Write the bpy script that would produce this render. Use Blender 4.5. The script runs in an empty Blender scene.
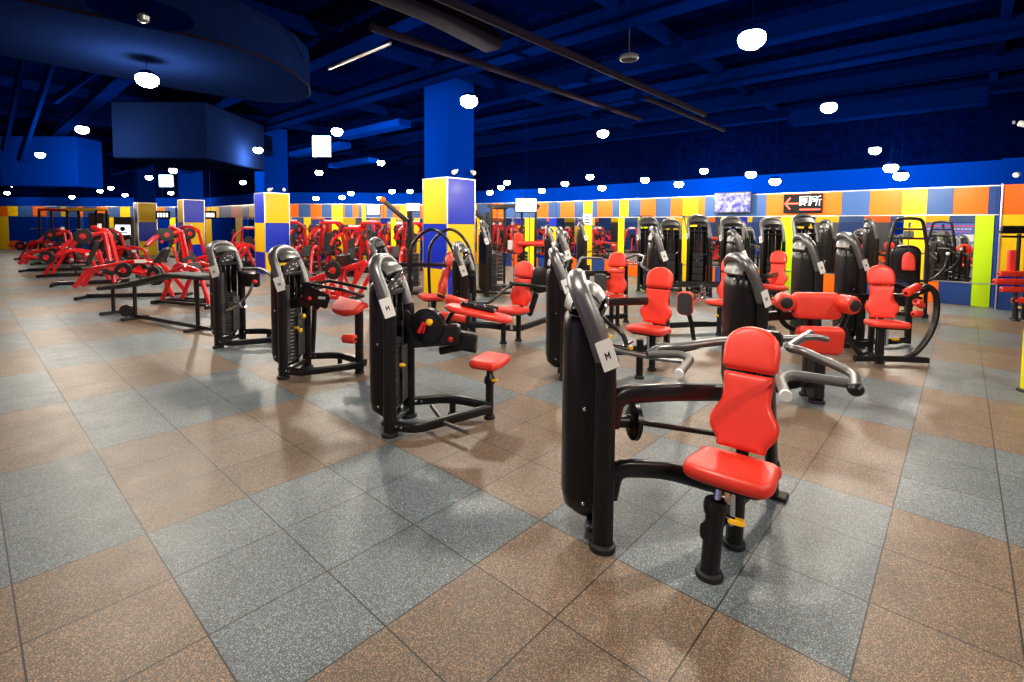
import bpy, bmesh, math, random
from mathutils import Vector, Matrix
random.seed(7)
PI = math.pi
C = bpy.context.scene.collection

# ------------------------------------------------------------------ camera
CF, CCY, CP, CR, CH = 500.0, 252.97, 0.055, 0.008, 1.63
Fv = Vector((0, math.cos(CP), -math.sin(CP)))
R0 = Vector((1, 0, 0)); U0 = R0.cross(Fv)
Rv = R0 * math.cos(CR) + U0 * math.sin(CR)
Uv = U0 * math.cos(CR) - R0 * math.sin(CR)
cam_d = bpy.data.cameras.new('camera'); cam = bpy.data.objects.new('camera', cam_d); C.objects.link(cam)
M = Matrix((Rv, Uv, -Fv)).transposed().to_4x4(); M.translation = (0, 0, CH)
cam.matrix_world = M
cam_d.sensor_width = 36; cam_d.lens = CF / 1024 * 36
cam_d.shift_y = (CCY - 341) / 1024
cam_d.clip_start = 0.05; cam_d.clip_end = 200
bpy.context.scene.camera = cam

# ------------------------------------------------------------------ world and exposure
world = bpy.data.worlds.new('world'); bpy.context.scene.world = world; world.use_nodes = True
world.node_tree.nodes['Background'].inputs[0].default_value = (0.02, 0.05, 0.2, 1)
world.node_tree.nodes['Background'].inputs[1].default_value = 0.3
vs = bpy.context.scene.view_settings
vs.view_transform = 'Standard'; vs.look = 'None'; vs.gamma = 1; vs.use_curve_mapping = False
vs.exposure = 0.68
LAMP_POWER = 150.0

def at(x, y, h=0.0):
    d = Fv + Rv * ((x - 512) / CF) - Uv * ((y - CCY) / CF)
    t = (h - CH) / d.z
    return Vector((d.x * t, d.y * t, h))
def ray(x, y, Y):
    d = Fv + Rv * ((x - 512) / CF) - Uv * ((y - CCY) / CF)
    t = Y / d.y
    return Vector((d.x * t, Y, CH + d.z * t))

# the two directions of the floor grid
EH = Vector((0.669, 0.743, 0)); WH = Vector((-0.743, 0.669, 0))

# ------------------------------------------------------------------ materials
def sr(r, g, b):
    f = lambda c: (c / 255 / 12.92) if c / 255 <= 0.04045 else ((c / 255 + 0.055) / 1.055) ** 2.4
    return (f(r), f(g), f(b), 1)
def mat(name, col, rough=0.5, metal=0.0, bump=0.0, bscale=60, emit=None, estr=0, var=0.0, coat=0.0, trans=0, alpha=1, spec=None):
    m = bpy.data.materials.new(name); m.use_nodes = True
    nt = m.node_tree; b = nt.nodes['Principled BSDF']
    b.inputs['Base Color'].default_value = col; b.inputs['Roughness'].default_value = rough
    b.inputs['Metallic'].default_value = metal
    b.inputs['Coat Weight'].default_value = coat; b.inputs['Coat Roughness'].default_value = 0.12
    b.inputs['Transmission Weight'].default_value = trans
    b.inputs['Alpha'].default_value = alpha
    if spec is not None: b.inputs['Specular IOR Level'].default_value = spec
    if emit: b.inputs['Emission Color'].default_value = emit; b.inputs['Emission Strength'].default_value = estr
    if bump or var:
        tc = nt.nodes.new('ShaderNodeTexCoord'); n = nt.nodes.new('ShaderNodeTexNoise')
        n.inputs['Scale'].default_value = bscale; n.inputs['Detail'].default_value = 3
        nt.links.new(tc.outputs['Object'], n.inputs['Vector'])
        if bump:
            bp = nt.nodes.new('ShaderNodeBump'); bp.inputs['Strength'].default_value = bump; bp.inputs['Distance'].default_value = 0.002
            nt.links.new(n.outputs['Fac'], bp.inputs['Height']); nt.links.new(bp.outputs['Normal'], b.inputs['Normal'])
        if var:
            r = nt.nodes.new('ShaderNodeValToRGB')
            r.color_ramp.elements[0].position = 0.35; r.color_ramp.elements[1].position = 0.65
            r.color_ramp.elements[0].color = tuple(c * (1 - var) for c in col[:3]) + (1,)
            r.color_ramp.elements[1].color = tuple(min(1, c * (1 + var)) for c in col[:3]) + (1,)
            nt.links.new(n.outputs['Fac'], r.inputs['Fac']); nt.links.new(r.outputs['Color'], b.inputs['Base Color'])
    return m
BLK = mat('black_powder_coat', (0.007, 0.007, 0.008, 1), 0.33, 0.0, bump=0.1, bscale=400, coat=0.08, spec=0.4)
GUN = mat('gunmetal_tube', (0.19, 0.19, 0.195, 1), 0.38, 0.8, bump=0.05, bscale=200)
HOOD = mat('silver_grey_plastic', (0.15, 0.15, 0.148, 1), 0.36, 0.6, bump=0.05, bscale=150, coat=0.1)
SHR = mat('shroud_plastic', (0.008, 0.008, 0.009, 1), 0.3, 0.0, bump=0.1, bscale=300, coat=0.05, spec=0.35)
RUB = mat('black_rubber', (0.01, 0.01, 0.01, 1), 0.6, bump=0.3, bscale=200)
GRIP = mat('grey_grip', (0.11, 0.11, 0.11, 1), 0.5, bump=0.2, bscale=300)
REDV = mat('red_vinyl', (0.86, 0.045, 0.024, 1), 0.42, bump=0.25, bscale=260, coat=0.1)
REDP = mat('red_paint', (0.72, 0.008, 0.012, 1), 0.3, coat=0.5, bump=0.05, bscale=200)
YEL = mat('yellow_plastic', (0.95, 0.52, 0.01, 1), 0.35, coat=0.3)
CHR = mat('chrome', (0.75, 0.75, 0.76, 1), 0.12, 1.0)
STK = mat('weight_stack_steel', (0.05, 0.05, 0.055, 1), 0.35, 0.5)
WHT = mat('white_card', (0.82, 0.82, 0.8, 1), 0.5)
INK = mat('black_ink', (0.008, 0.008, 0.008, 1), 0.6, spec=0.1)
PLT = mat('cast_plate', (0.02, 0.02, 0.022, 1), 0.4, 0.3, bump=0.3, bscale=120)
GRYD = mat('grey_guard', (0.06, 0.06, 0.065, 1), 0.4, 0.2)
SMK = mat('smoked_plastic', (0.05, 0.05, 0.06, 1), 0.08, 0.0, coat=1.0)
P_YEL = mat('yellow_panel', (0.85, 0.52, 0.0, 1), 0.45, coat=0.05, bump=0.03, bscale=5, spec=0.25)
P_ORG = mat('orange_panel', (0.80, 0.13, 0.002, 1), 0.45, coat=0.05, bump=0.03, bscale=5, spec=0.25)
P_BLU = mat('slate_blue_panel', (0.03, 0.085, 0.25, 1), 0.45, coat=0.05, bump=0.03, bscale=5, spec=0.25)
P_NAV = mat('deep_blue_panel', (0.005, 0.025, 0.46, 1), 0.3, coat=0.05, bump=0.03, bscale=5, spec=0.25)
P_DBL = mat('navy_panel', (0.012, 0.045, 0.2, 1), 0.45, coat=0.05, bump=0.03, bscale=5, spec=0.25)
P_LIM = mat('lime_panel', (0.42, 0.66, 0.0, 1), 0.45, coat=0.05, bump=0.03, bscale=5, spec=0.25)
P_YLM = mat('lemon_panel', (0.9, 0.86, 0.0, 1), 0.45, coat=0.05, bump=0.03, bscale=5, spec=0.25)
WBLUE = mat('blue_wall_paint', (0.0, 0.021, 0.23, 1), 0.7, bump=0.2, bscale=40, var=0.08, spec=0.0)
CEIL = mat('ceiling_paint', (0.0, 0.0012, 0.016, 1), 0.85, bump=0.5, bscale=8, var=0.3, spec=0.0)
BEAM = mat('blue_beam_paint', (0.0, 0.004, 0.045, 1), 0.8, bump=0.2, bscale=20, var=0.15, spec=0.0)
SOFF = mat('soffit_paint', (0.002, 0.006, 0.03, 1), 0.75, bump=0.15, bscale=15, var=0.1, spec=0.0)
DUCT = mat('duct_paint', (0.005, 0.0035, 0.009, 1), 0.85, 0.0, bump=0.1, bscale=10, spec=0.02)
TRIMM = mat('aluminium_trim', (0.55, 0.55, 0.55, 1), 0.3, 0.9)
MIRR = mat('mirror_glass', (0.86, 0.88, 0.88, 1), 0.015, 1.0)
LAMPE = mat('lamp_glow', (1, 0.95, 0.85, 1), 0.3, emit=(1.0, 0.86, 0.62, 1), estr=22)
TVE = mat('screen_glow_blue', (0.02, 0.02, 0.02, 1), 0.2)
BOXE = mat('cyan_lightbox_glow', (0.8, 1, 1, 1), 0.3, emit=(0.45, 0.95, 1.0, 1), estr=7)
BOXW = mat('white_screen_glow', (0.8, 0.8, 0.9, 1), 0.3, emit=(0.75, 0.86, 1.0, 1), estr=1.4)
SIGNR = mat('red_lit_letters', (0.8, 0.05, 0.03, 1), 0.4, emit=(1, 0.06, 0.03, 1), estr=1.5)
SIGNW = mat('white_lit_letters', (0.9, 0.9, 0.9, 1), 0.4, emit=(1, 1, 1, 1), estr=0.9)
PNK = mat('magenta_print', (0.75, 0.05, 0.2, 1), 0.4)
PBL = mat('blue_print', (0.05, 0.12, 0.55, 1), 0.4)
PLB = mat('pale_blue_print', (0.4, 0.5, 0.75, 1), 0.4)
PUR = mat('purple_cover', (0.25, 0.05, 0.4, 1), 0.45)
GRN = mat('green_rubber', (0.05, 0.5, 0.12, 1), 0.5)
def screen_material():
    nt = TVE.node_tree; b = nt.nodes['Principled BSDF']
    tc = nt.nodes.new('ShaderNodeTexCoord'); n = nt.nodes.new('ShaderNodeTexNoise'); n.inputs['Scale'].default_value = 9; n.inputs['Detail'].default_value = 4
    r = nt.nodes.new('ShaderNodeValToRGB'); e = r.color_ramp.elements
    e[0].position = 0.38; e[0].color = sr(60, 70, 200); e[1].position = 0.62; e[1].color = sr(225, 220, 250)
    nt.links.new(tc.outputs['Object'], n.inputs['Vector']); nt.links.new(n.outputs['Fac'], r.inputs['Fac'])
    nt.links.new(r.outputs['Color'], b.inputs['Emission Color']); b.inputs['Emission Strength'].default_value = 0.75
screen_material()

def floor_material():
    m = bpy.data.materials.new('rubber_tile_floor'); m.use_nodes = True
    nt = m.node_tree; N = nt.nodes; L = nt.links; b = N['Principled BSDF']
    g = N.new('ShaderNodeNewGeometry')
    def vm(op, a, v):
        n = N.new('ShaderNodeVectorMath'); n.operation = op; L.new(a, n.inputs[0]); n.inputs[1].default_value = v; return n
    def mm(op, a, v=None, w=None, clamp=False):
        n = N.new('ShaderNodeMath'); n.operation = op; n.use_clamp = clamp
        for i, q in enumerate((a, v, w)):
            if q is None: continue
            if isinstance(q, (int, float)): n.inputs[i].default_value = q
            else: L.new(q, n.inputs[i])
        return n.outputs[0]
    rel = vm('SUBTRACT', g.outputs['Position'], (-1.903, 2.534, 0)).outputs[0]
    u = mm('DIVIDE', vm('DOT_PRODUCT', rel, (0.669, 0.743, 0)).outputs['Value'], 0.5)
    v = mm('DIVIDE', vm('DOT_PRODUCT', rel, (0.743, -0.669, 0)).outputs['Value'], 0.479)
    cu = mm('FLOOR', mm('DIVIDE', u, 3.0)); cv = mm('FLOOR', mm('DIVIDE', v, 3.0))
    par = mm('FLOORED_MODULO', mm('ADD', cu, cv), 2.0)          # 0 slate, 1 brown
    # joints
    def joint(w):
        f = mm('FRACT', w); d = mm('MINIMUM', f, mm('SUBTRACT', 1.0, f)); return mm('LESS_THAN', d, 0.007)
    jn = mm('MAXIMUM', joint(u), joint(v))
    # per tile tint
    comb = N.new('ShaderNodeCombineXYZ'); L.new(mm('FLOOR', u), comb.inputs[0]); L.new(mm('FLOOR', v), comb.inputs[1])
    wn = N.new('ShaderNodeTexWhiteNoise'); wn.noise_dimensions = '3D'; L.new(comb.outputs[0], wn.inputs['Vector'])
    tint = mm('ADD', mm('MULTIPLY', wn.outputs['Value'], 0.22), 0.89)
    # speckles
    vo = N.new('ShaderNodeTexVoronoi'); vo.inputs['Scale'].default_value = 290; L.new(g.outputs['Position'], vo.inputs['Vector'])
    sep = N.new('ShaderNodeSeparateColor'); L.new(vo.outputs['Color'], sep.inputs[0])
    fl = mm('GREATER_THAN', sep.outputs[0], 0.82)
    fl2 = mm('GREATER_THAN', sep.outputs[1], 0.93)
    def mix(f, a, c):
        n = N.new('ShaderNodeMix'); n.data_type = 'RGBA'
        if isinstance(f, float): n.inputs[0].default_value = f
        else: L.new(f, n.inputs[0])
        for i, q in ((6, a), (7, c)):
            if isinstance(q, tuple): n.inputs[i].default_value = q
            else: L.new(q, n.inputs[i])
        return n.outputs[2]
    base = mix(par, (0.088, 0.100, 0.104, 1), (0.118, 0.088, 0.064, 1))
    spk = mix(par, (0.24, 0.36, 0.44, 1), (0.44, 0.26, 0.14, 1))
    spk2 = mix(par, (0.36, 0.37, 0.34, 1), (0.30, 0.27, 0.22, 1))
    c1 = mix(fl, base, spk); c2 = mix(fl2, c1, spk2)
    no = N.new('ShaderNodeTexNoise'); no.inputs['Scale'].default_value = 1.3; no.inputs['Detail'].default_value = 5; L.new(g.outputs['Position'], no.inputs['Vector'])
    wear = mm('ADD', mm('MULTIPLY', no.outputs['Fac'], 0.5), 0.75)
    sc = N.new('ShaderNodeVectorMath'); sc.operation = 'SCALE'; L.new(c2, sc.inputs[0]); L.new(mm('MULTIPLY', tint, wear), sc.inputs['Scale'])
    c3 = mix(jn, sc.outputs[0], (0.02, 0.018, 0.016, 1))
    L.new(c3, b.inputs['Base Color'])
    no2 = N.new('ShaderNodeTexNoise'); no2.inputs['Scale'].default_value = 5; no2.inputs['Detail'].default_value = 4; L.new(g.outputs['Position'], no2.inputs['Vector'])
    L.new(mm('ADD', mm('MULTIPLY', no2.outputs['Fac'], 0.22), 0.30), b.inputs['Roughness'])
    bp = N.new('ShaderNodeBump'); bp.inputs['Strength'].default_value = 0.35; bp.inputs['Distance'].default_value = 0.0015
    hgt = mm('SUBTRACT', mm('MULTIPLY', vo.outputs['Distance'], 0.8), mm('MULTIPLY', jn, 3.0))
    L.new(hgt, bp.inputs['Height']); L.new(bp.outputs['Normal'], b.inputs['Normal'])
    return m
FLOOR = floor_material()

# ------------------------------------------------------------------ mesh builder
MW = {}                                       # world matrix of every root
def smooth_path(pts, n=6, closed=False):      # Catmull-Rom
    P = [Vector(p) for p in pts]; out = []
    k = len(P)
    for i in range(k if closed else k - 1):
        if closed: a, b, c, d = P[i - 1], P[i], P[(i + 1) % k], P[(i + 2) % k]
        else: a, b, c, d = P[max(i - 1, 0)], P[i], P[i + 1], P[min(i + 2, k - 1)]
        for j in range(n):
            t = j / n
            out.append(0.5 * ((2 * b) + (c - a) * t + (2 * a - 5 * b + 4 * c - d) * t * t + (3 * b - a - 3 * c + d) * t ** 3))
    if not closed: out.append(P[-1])
    return out
def fillet(pts, r, n=5):
    P = [Vector(p) for p in pts]; out = [P[0]]
    for i in range(1, len(P) - 1):
        a, b, c = P[i - 1], P[i], P[i + 1]
        da = (a - b); dc = (c - b); rr = min(r, da.length * 0.48, dc.length * 0.48)
        p0 = b + da.normalized() * rr; p1 = b + dc.normalized() * rr
        for j in range(n + 1):
            t = j / n; out.append(p0 * (1 - t) ** 2 + b * 2 * t * (1 - t) + p1 * t * t)
    out.append(P[-1]); return out

class MB:
    def __init__(s): s.v = []; s.f = []; s.m = []; s.cur = 0; s.T = None
    def add(s, vs, fs):
        o = len(s.v)
        if s.T is not None: vs = [s.T @ Vector(p) for p in vs]
        s.v += [tuple(p) for p in vs]; s.f += [tuple(i + o for i in f) for f in fs]; s.m += [s.cur] * len(fs); return s
    def box(s, c, size, rot=None, bev=0.0):
        hx, hy, hz = size[0] / 2, size[1] / 2, size[2] / 2; c = Vector(c)
        R = rot if rot is not None else Matrix.Identity(3)
        if isinstance(R, (int, float)): R = Matrix.Rotation(R, 3, 'Z')
        if bev <= 0:
            vs = [c + R @ Vector((x * hx, y * hy, z * hz)) for x in (-1, 1) for y in (-1, 1) for z in (-1, 1)]
            fs = [(0, 1, 3, 2), (4, 6, 7, 5), (0, 4, 5, 1), (2, 3, 7, 6), (0, 2, 6, 4), (1, 5, 7, 3)]
            return s.add(vs, fs)
        b = min(bev, hx * .9, hy * .9, hz * .9); vs = []; ring = []
        def rect(x, y, z, bb):
            return [Vector(q) for q in ((x - bb, y, z), (x, y - bb, z), (x, -y + bb, z), (x - bb, -y, z), (-x + bb, -y, z), (-x, -y + bb, z), (-x, y - bb, z), (-x + bb, y, z))]
        L4 = [rect(hx - b, hy - b, -hz, b * .3), rect(hx, hy, -hz + b, b), rect(hx, hy, hz - b, b), rect(hx - b, hy - b, hz, b * .3)]
        for l in L4: vs += [c + R @ p for p in l]
        fs = []
        for k in range(3):
            for i in range(8):
                j = (i + 1) % 8; fs.append((k * 8 + i, k * 8 + 8 + i, k * 8 + 8 + j, k * 8 + j))
        fs.append(tuple(range(8))); fs.append(tuple(reversed(range(24, 32))))
        return s.add(vs, fs)
    def tube(s, pts, r=0.02, ry=None, up=(0, 0, 1), seg=10, sq=1.0, closed=False, cap=True, taper=None):
        P = [Vector(p) for p in pts]; ry = r if ry is None else ry; n = len(P); vs = []; fs = []
        prev = None; u0 = Vector(up)
        for i, p in enumerate(P):
            if closed: t = (P[(i + 1) % n] - P[i - 1]).normalized()
            else: t = (P[min(i + 1, n - 1)] - P[max(i - 1, 0)]).normalized()
            if prev is None:
                a = u0 - t * u0.dot(t)
                if a.length < 1e-3: a = Vector((1, 0, 0)) - t * t.x
                if a.length < 1e-3: a = Vector((0, 1, 0))
                a.normalize()
            else:
                a = prev - t * prev.dot(t); a.normalize()
            prev = a; bb = t.cross(a); k = taper(i / (n - 1)) if taper else 1
            for j in range(seg):
                th = 2 * PI * (j + 0.5) / seg; ct, st = math.cos(th), math.sin(th)
                ct = math.copysign(abs(ct) ** sq, ct); st = math.copysign(abs(st) ** sq, st)
                vs.append(p + a * (ry * ct * k) + bb * (r * st * k))
        m = n if closed else n - 1
        for i in range(m):
            for j in range(seg):
                i2 = (i + 1) % n; j2 = (j + 1) % seg
                fs.append((i * seg + j, i2 * seg + j, i2 * seg + j2, i * seg + j2)[::-1])
        if cap and not closed:
            fs.append(tuple(range(seg))); fs.append(tuple(reversed(range((n - 1) * seg, n * seg))))
        return s.add(vs, fs)
    def cyl(s, a, b, r, seg=16, r2=None):
        r2 = r if r2 is None else r2
        return s.tube([a, b], r, seg=seg, taper=(lambda t: 1 + (r2 / r - 1) * t) if r2 != r else None)
    def rcyl(s, a, b, r, e=0.015, seg=18):       # cylinder with rounded ends
        a = Vector(a); b = Vector(b); d = (b - a).normalized(); Ln = (b - a).length
        prof = [(0, r - e), (e * .3, r - e * .3), (e, r), (Ln - e, r), (Ln - e * .3, r - e * .3), (Ln, r - e)]
        return s.lathe(prof, a, d, seg)
    def lathe(s, prof, o, axis=(0, 0, 1), seg=18, cap=True):
        o = Vector(o); d = Vector(axis).normalized(); a = d.orthogonal().normalized(); b = d.cross(a); vs = []; fs = []
        for h, r in prof:
            for j in range(seg):
                th = 2 * PI * j / seg; vs.append(o + d * h + a * (r * math.cos(th)) + b * (r * math.sin(th)))
        for i in range(len(prof) - 1):
            for j in range(seg):
                j2 = (j + 1) % seg; fs.append((i * seg + j, i * seg + j2, (i + 1) * seg + j2, (i + 1) * seg + j))
        if cap:
            fs.append(tuple(reversed(range(seg)))); n = len(prof) - 1; fs.append(tuple(range(n * seg, n * seg + seg)))
        return s.add(vs, fs)
    def ball(s, c, r, sc=(1, 1, 1), seg=14, rings=8):
        c = Vector(c); vs = []; fs = []
        for i in range(1, rings):
            ph = PI * i / rings
            for j in range(seg):
                th = 2 * PI * j / seg; vs.append(c + Vector((r * sc[0] * math.sin(ph) * math.cos(th), r * sc[1] * math.sin(ph) * math.sin(th), r * sc[2] * math.cos(ph))))
        n = len(vs); vs += [c + Vector((0, 0, r * sc[2])), c - Vector((0, 0, r * sc[2]))]
        for i in range(rings - 2):
            for j in range(seg):
                j2 = (j + 1) % seg; fs.append((i * seg + j, (i + 1) * seg + j, (i + 1) * seg + j2, i * seg + j2))
        for j in range(seg):
            j2 = (j + 1) % seg; fs.append((n, j, j2)); fs.append((n + 1, (rings - 2) * seg + j2, (rings - 2) * seg + j))
        return s.add(vs, fs)
    def prism(s, out, z0, z1, M=None):
        n = len(out); vs = [Vector((p[0], p[1], z)) for z in (z0, z1) for p in out]
        if M is not None: vs = [M @ v for v in vs]
        fs = [(i, (i + 1) % n, n + (i + 1) % n, n + i) for i in range(n)] + [tuple(reversed(range(n))), tuple(range(n, 2 * n))]
        return s.add(vs, fs)
    def pad(s, out, t, M, rnd=None, crown=0.003):
        """upholstered pad: outline (x, y) closed, thickness t along +z, soft edges, frame M"""
        rnd = rnd or t * 0.42; n = len(out); P = [Vector((p[0], p[1])) for p in out]
        area = sum(P[i].x * P[(i + 1) % n].y - P[(i + 1) % n].x * P[i].y for i in range(n))
        if area < 0: P.reverse()
        nor = []
        for i in range(n):
            d = (P[(i + 1) % n] - P[i - 1]); nor.append(Vector((d.y, -d.x)).normalized())
        c = sum(P, Vector((0, 0))) / n
        lay = []
        for k in range(5):
            th = PI / 2 * k / 4; lay.append((rnd * (1 - math.sin(th)), rnd * (1 - math.cos(th))))
        lo = lay; hi = [(i_, t - z) for i_, z in reversed(lay)]
        seq = lo + hi
        vs = []
        for ins, z in seq:
            for i in range(n): q = P[i] - nor[i] * ins; vs.append(Vector((q.x, q.y, z)))
        nr = len(seq)
        for fr in (0.82, 0.62, 0.42, 0.2):
            for i in range(n):
                q = P[i] - nor[i] * rnd; q = c + (q - c) * fr; vs.append(Vector((q.x, q.y, t + crown * (1 - fr * fr))))
        tot = nr + 4; vs.append(Vector((c.x, c.y, t + crown)))
        vs = [M @ v for v in vs]; fs = []
        for k in range(tot - 1):
            for i in range(n):
                j = (i + 1) % n; fs.append((k * n + i, k * n + j, (k + 1) * n + j, (k + 1) * n + i))
        for i in range(n): fs.append(((tot - 1) * n + i, (tot - 1) * n + (i + 1) % n, tot * n))
        fs.append(tuple(reversed(range(n))))
        return s.add(vs, fs)
    def build(s, name, m, parent=None, world=False, smooth=True, label=None):
        me = bpy.data.meshes.new(name); V = s.v
        if world and parent is not None:
            inv = MW[parent.name].inverted(); V = [tuple(inv @ Vector(p)) for p in V]
        me.from_pydata(V, [], s.f)
        ms = m if isinstance(m, (list, tuple)) else [m]
        for q in ms: me.materials.append(q)
        if len(ms) > 1: me.polygons.foreach_set('material_index', s.m)
        me.validate()
        if smooth:
            me.polygons.foreach_set('use_smooth', [True] * len(me.polygons)); me.set_sharp_from_angle(angle=math.radians(40))
        me.update()
        o = bpy.data.objects.new(name, me); C.objects.link(o)
        if parent is not None:
            o.parent = parent; MW[o.name] = MW[parent.name]
        else: MW[o.name] = Matrix.Identity(4)
        if label: o['label'] = label
        return o

def tag(o, label=None, cat=None, group=None, kind=None):
    if label: o['label'] = label
    if cat: o['category'] = cat
    if group: o['group'] = group
    if kind: o['kind'] = kind
    return o
def root(name, x, y, rz, label, cat, group=None, z=0.0):
    o = bpy.data.objects.new(name, None); C.objects.link(o); o.location = (x, y, z); o.rotation_euler = (0, 0, rz)
    o.empty_display_size = 0.1
    MW[o.name] = Matrix.Translation((x, y, z)) @ Matrix.Rotation(rz, 4, 'Z')
    return tag(o, label, cat, group)
def copy_tree(o, parent=None):
    c = o.copy(); C.objects.link(c)
    if parent is not None: c.parent = parent
    for ch in o.children:
        copy_tree(ch, c)
    return c
def struct(name, mb, m, **k):
    o = mb.build(name, m, **k); o['kind'] = 'structure'; return o

# pad outlines
def rrect(w, h, r, n=5):
    o = []
    for cx, cy, a0 in ((w / 2 - r, h / 2 - r, 0), (-w / 2 + r, h / 2 - r, 90), (-w / 2 + r, -h / 2 + r, 180), (w / 2 - r, -h / 2 + r, 270)):
        for k in range(n + 1):
            a = math.radians(a0 + 90 * k / n); o.append((cx + r * math.cos(a), cy + r * math.sin(a)))
    return densify(o)
def densify(o, mx=0.04):
    out = []; n = len(o)
    for i in range(n):
        a = Vector(o[i]); b = Vector(o[(i + 1) % n]); k = max(1, int((b - a).length / mx))
        for j in range(k): q = a.lerp(b, j / k); out.append((q.x, q.y))
    return out
def head_outline(w, h):            # rounded top, nearly square bottom
    pts = [(-w / 2 + .02, 0), (w / 2 - .02, 0), (w / 2, .02), (w / 2 * 1.02, h * .5)]
    for k in range(1, 10):
        a = math.radians(10 + 160 * k / 10); pts.append((w / 2 * 1.02 * math.cos(a), h * .5 + h * .5 * math.sin(a)))
    pts += [(-w / 2 * 1.02, h * .5), (-w / 2, .02)]
    return densify(pts)
def back_outline(w, h):            # contoured lumbar pad: bulges low, narrow shoulders above
    hw = w / 2
    pr = [(0.72, 0), (0.74, .04), (0.80, .10), (1.0, .22), (1.06, .32), (1.02, .42), (.86, .52), (.76, .62), (.74, .75), (.78, .97), (.74, 1.0)]
    R = [(hw * a, h * b) for a, b in pr]; L_ = [(-x, y) for x, y in reversed(R)]
    sm = smooth_path([(x, y, 0) for x, y in R], 3); sl = [(-p.x, p.y) for p in reversed(sm)]
    return densify([(p.x, p.y) for p in sm] + sl)
def seat_outline(w, d):            # front edge wide and rounded, back narrower; y forward
    pts = [(-w * .40, 0), (w * .40, 0), (w * .47, d * .25), (w * .5, d * .6), (w * .49, d * .82), (w * .42, d * .96), (w * .25, d), (0, d * 1.01), (-w * .25, d), (-w * .42, d * .96), (-w * .49, d * .82), (-w * .5, d * .6), (-w * .47, d * .25)]
    sm = smooth_path([(x, y, 0) for x, y in pts], 2, closed=True)
    return densify([(p.x, p.y) for p in sm])

def frame(o, fwd, lean=0.0):
    """matrix with x to the sitter's left..right, y up along a back leaning by lean, z out of the pad (forward)"""
    f = Vector(fwd).normalized(); r = Vector((0, 0, 1)).cross(f); r.normalize()
    z = (f * math.cos(lean) + Vector((0, 0, 1)) * math.sin(lean)).normalized(); y = z.cross(r)
    Mx = Matrix((r, y, z)).transposed().to_4x4(); Mx.translation = Vector(o); return Mx
def flat(o, fwd, tilt=0.0):
    """matrix with y forward, z up: a seat"""
    f = Vector(fwd).normalized(); f = (f * math.cos(tilt) + Vector((0, 0, 1)) * math.sin(tilt)).normalized()
    r = f.cross(Vector((0, 0, 1))).normalized(); z = r.cross(f)
    Mx = Matrix((r, f, z)).transposed().to_4x4(); Mx.translation = Vector(o); return Mx

# ------------------------------------------------------------------ machine pieces
GLYPH = {'1': [[(-.1, .7), (.1, 1), (.1, 0)]], '2': [[(-.3, .8), (0, 1), (.3, .75), (-.3, 0), (.3, 0)]], '4': [[(.2, 0), (.2, 1), (-.3, .3), (.4, .3)]],
         'M': [[(-.35, 0), (-.35, 1), (0, .4), (.35, 1), (.35, 0)]], '5': [[(.3, 1), (-.25, 1), (-.3, .55), (.15, .6), (.3, .3), (.1, 0), (-.3, .05)]],
         '7': [[(-.3, 1), (.3, 1), (-.1, 0)]], '3': [[(-.3, 1), (.3, 1), (0, .55), (.3, .3), (0, 0), (-.3, .1)]], '6': [[(.25, 1), (-.3, .4), (-.1, 0), (.25, .1), (.2, .45), (-.25, .4)]],
         '8': [[(0, .5), (.25, .75), (0, 1), (-.25, .75), (.28, .25), (0, 0), (-.28, .25), (0, .5)]], '9': [[(.25, .6), (-.2, .6), (-.2, .95), (.2, .95), (.25, .6), (0, 0)]]}
def stroke_text(mb, txt, Mx, size, w):
    x = -(len(txt) - 1) * size * .45
    for ch in txt:
        for st in GLYPH.get(ch, []):
            for a, b in zip(st, st[1:]):
                A = Vector((x + a[0] * size, (a[1] - .5) * size, 0.0008)); B = Vector((x + b[0] * size, (b[1] - .5) * size, 0.0008))
                d = (B - A).normalized(); n = Vector((-d.y, d.x, 0)) * w / 2
                q = [A - d * w / 2 - n, B + d * w / 2 - n, B + d * w / 2 + n, A - d * w / 2 + n]
                mb.add([Mx @ p for p in q] + [Mx @ (p + Vector((0, 0, .0006))) for p in q], [(4, 5, 6, 7), (0, 1, 5, 4), (1, 2, 6, 5), (2, 3, 7, 6), (3, 0, 4, 7)])
        x += size * .9

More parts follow.
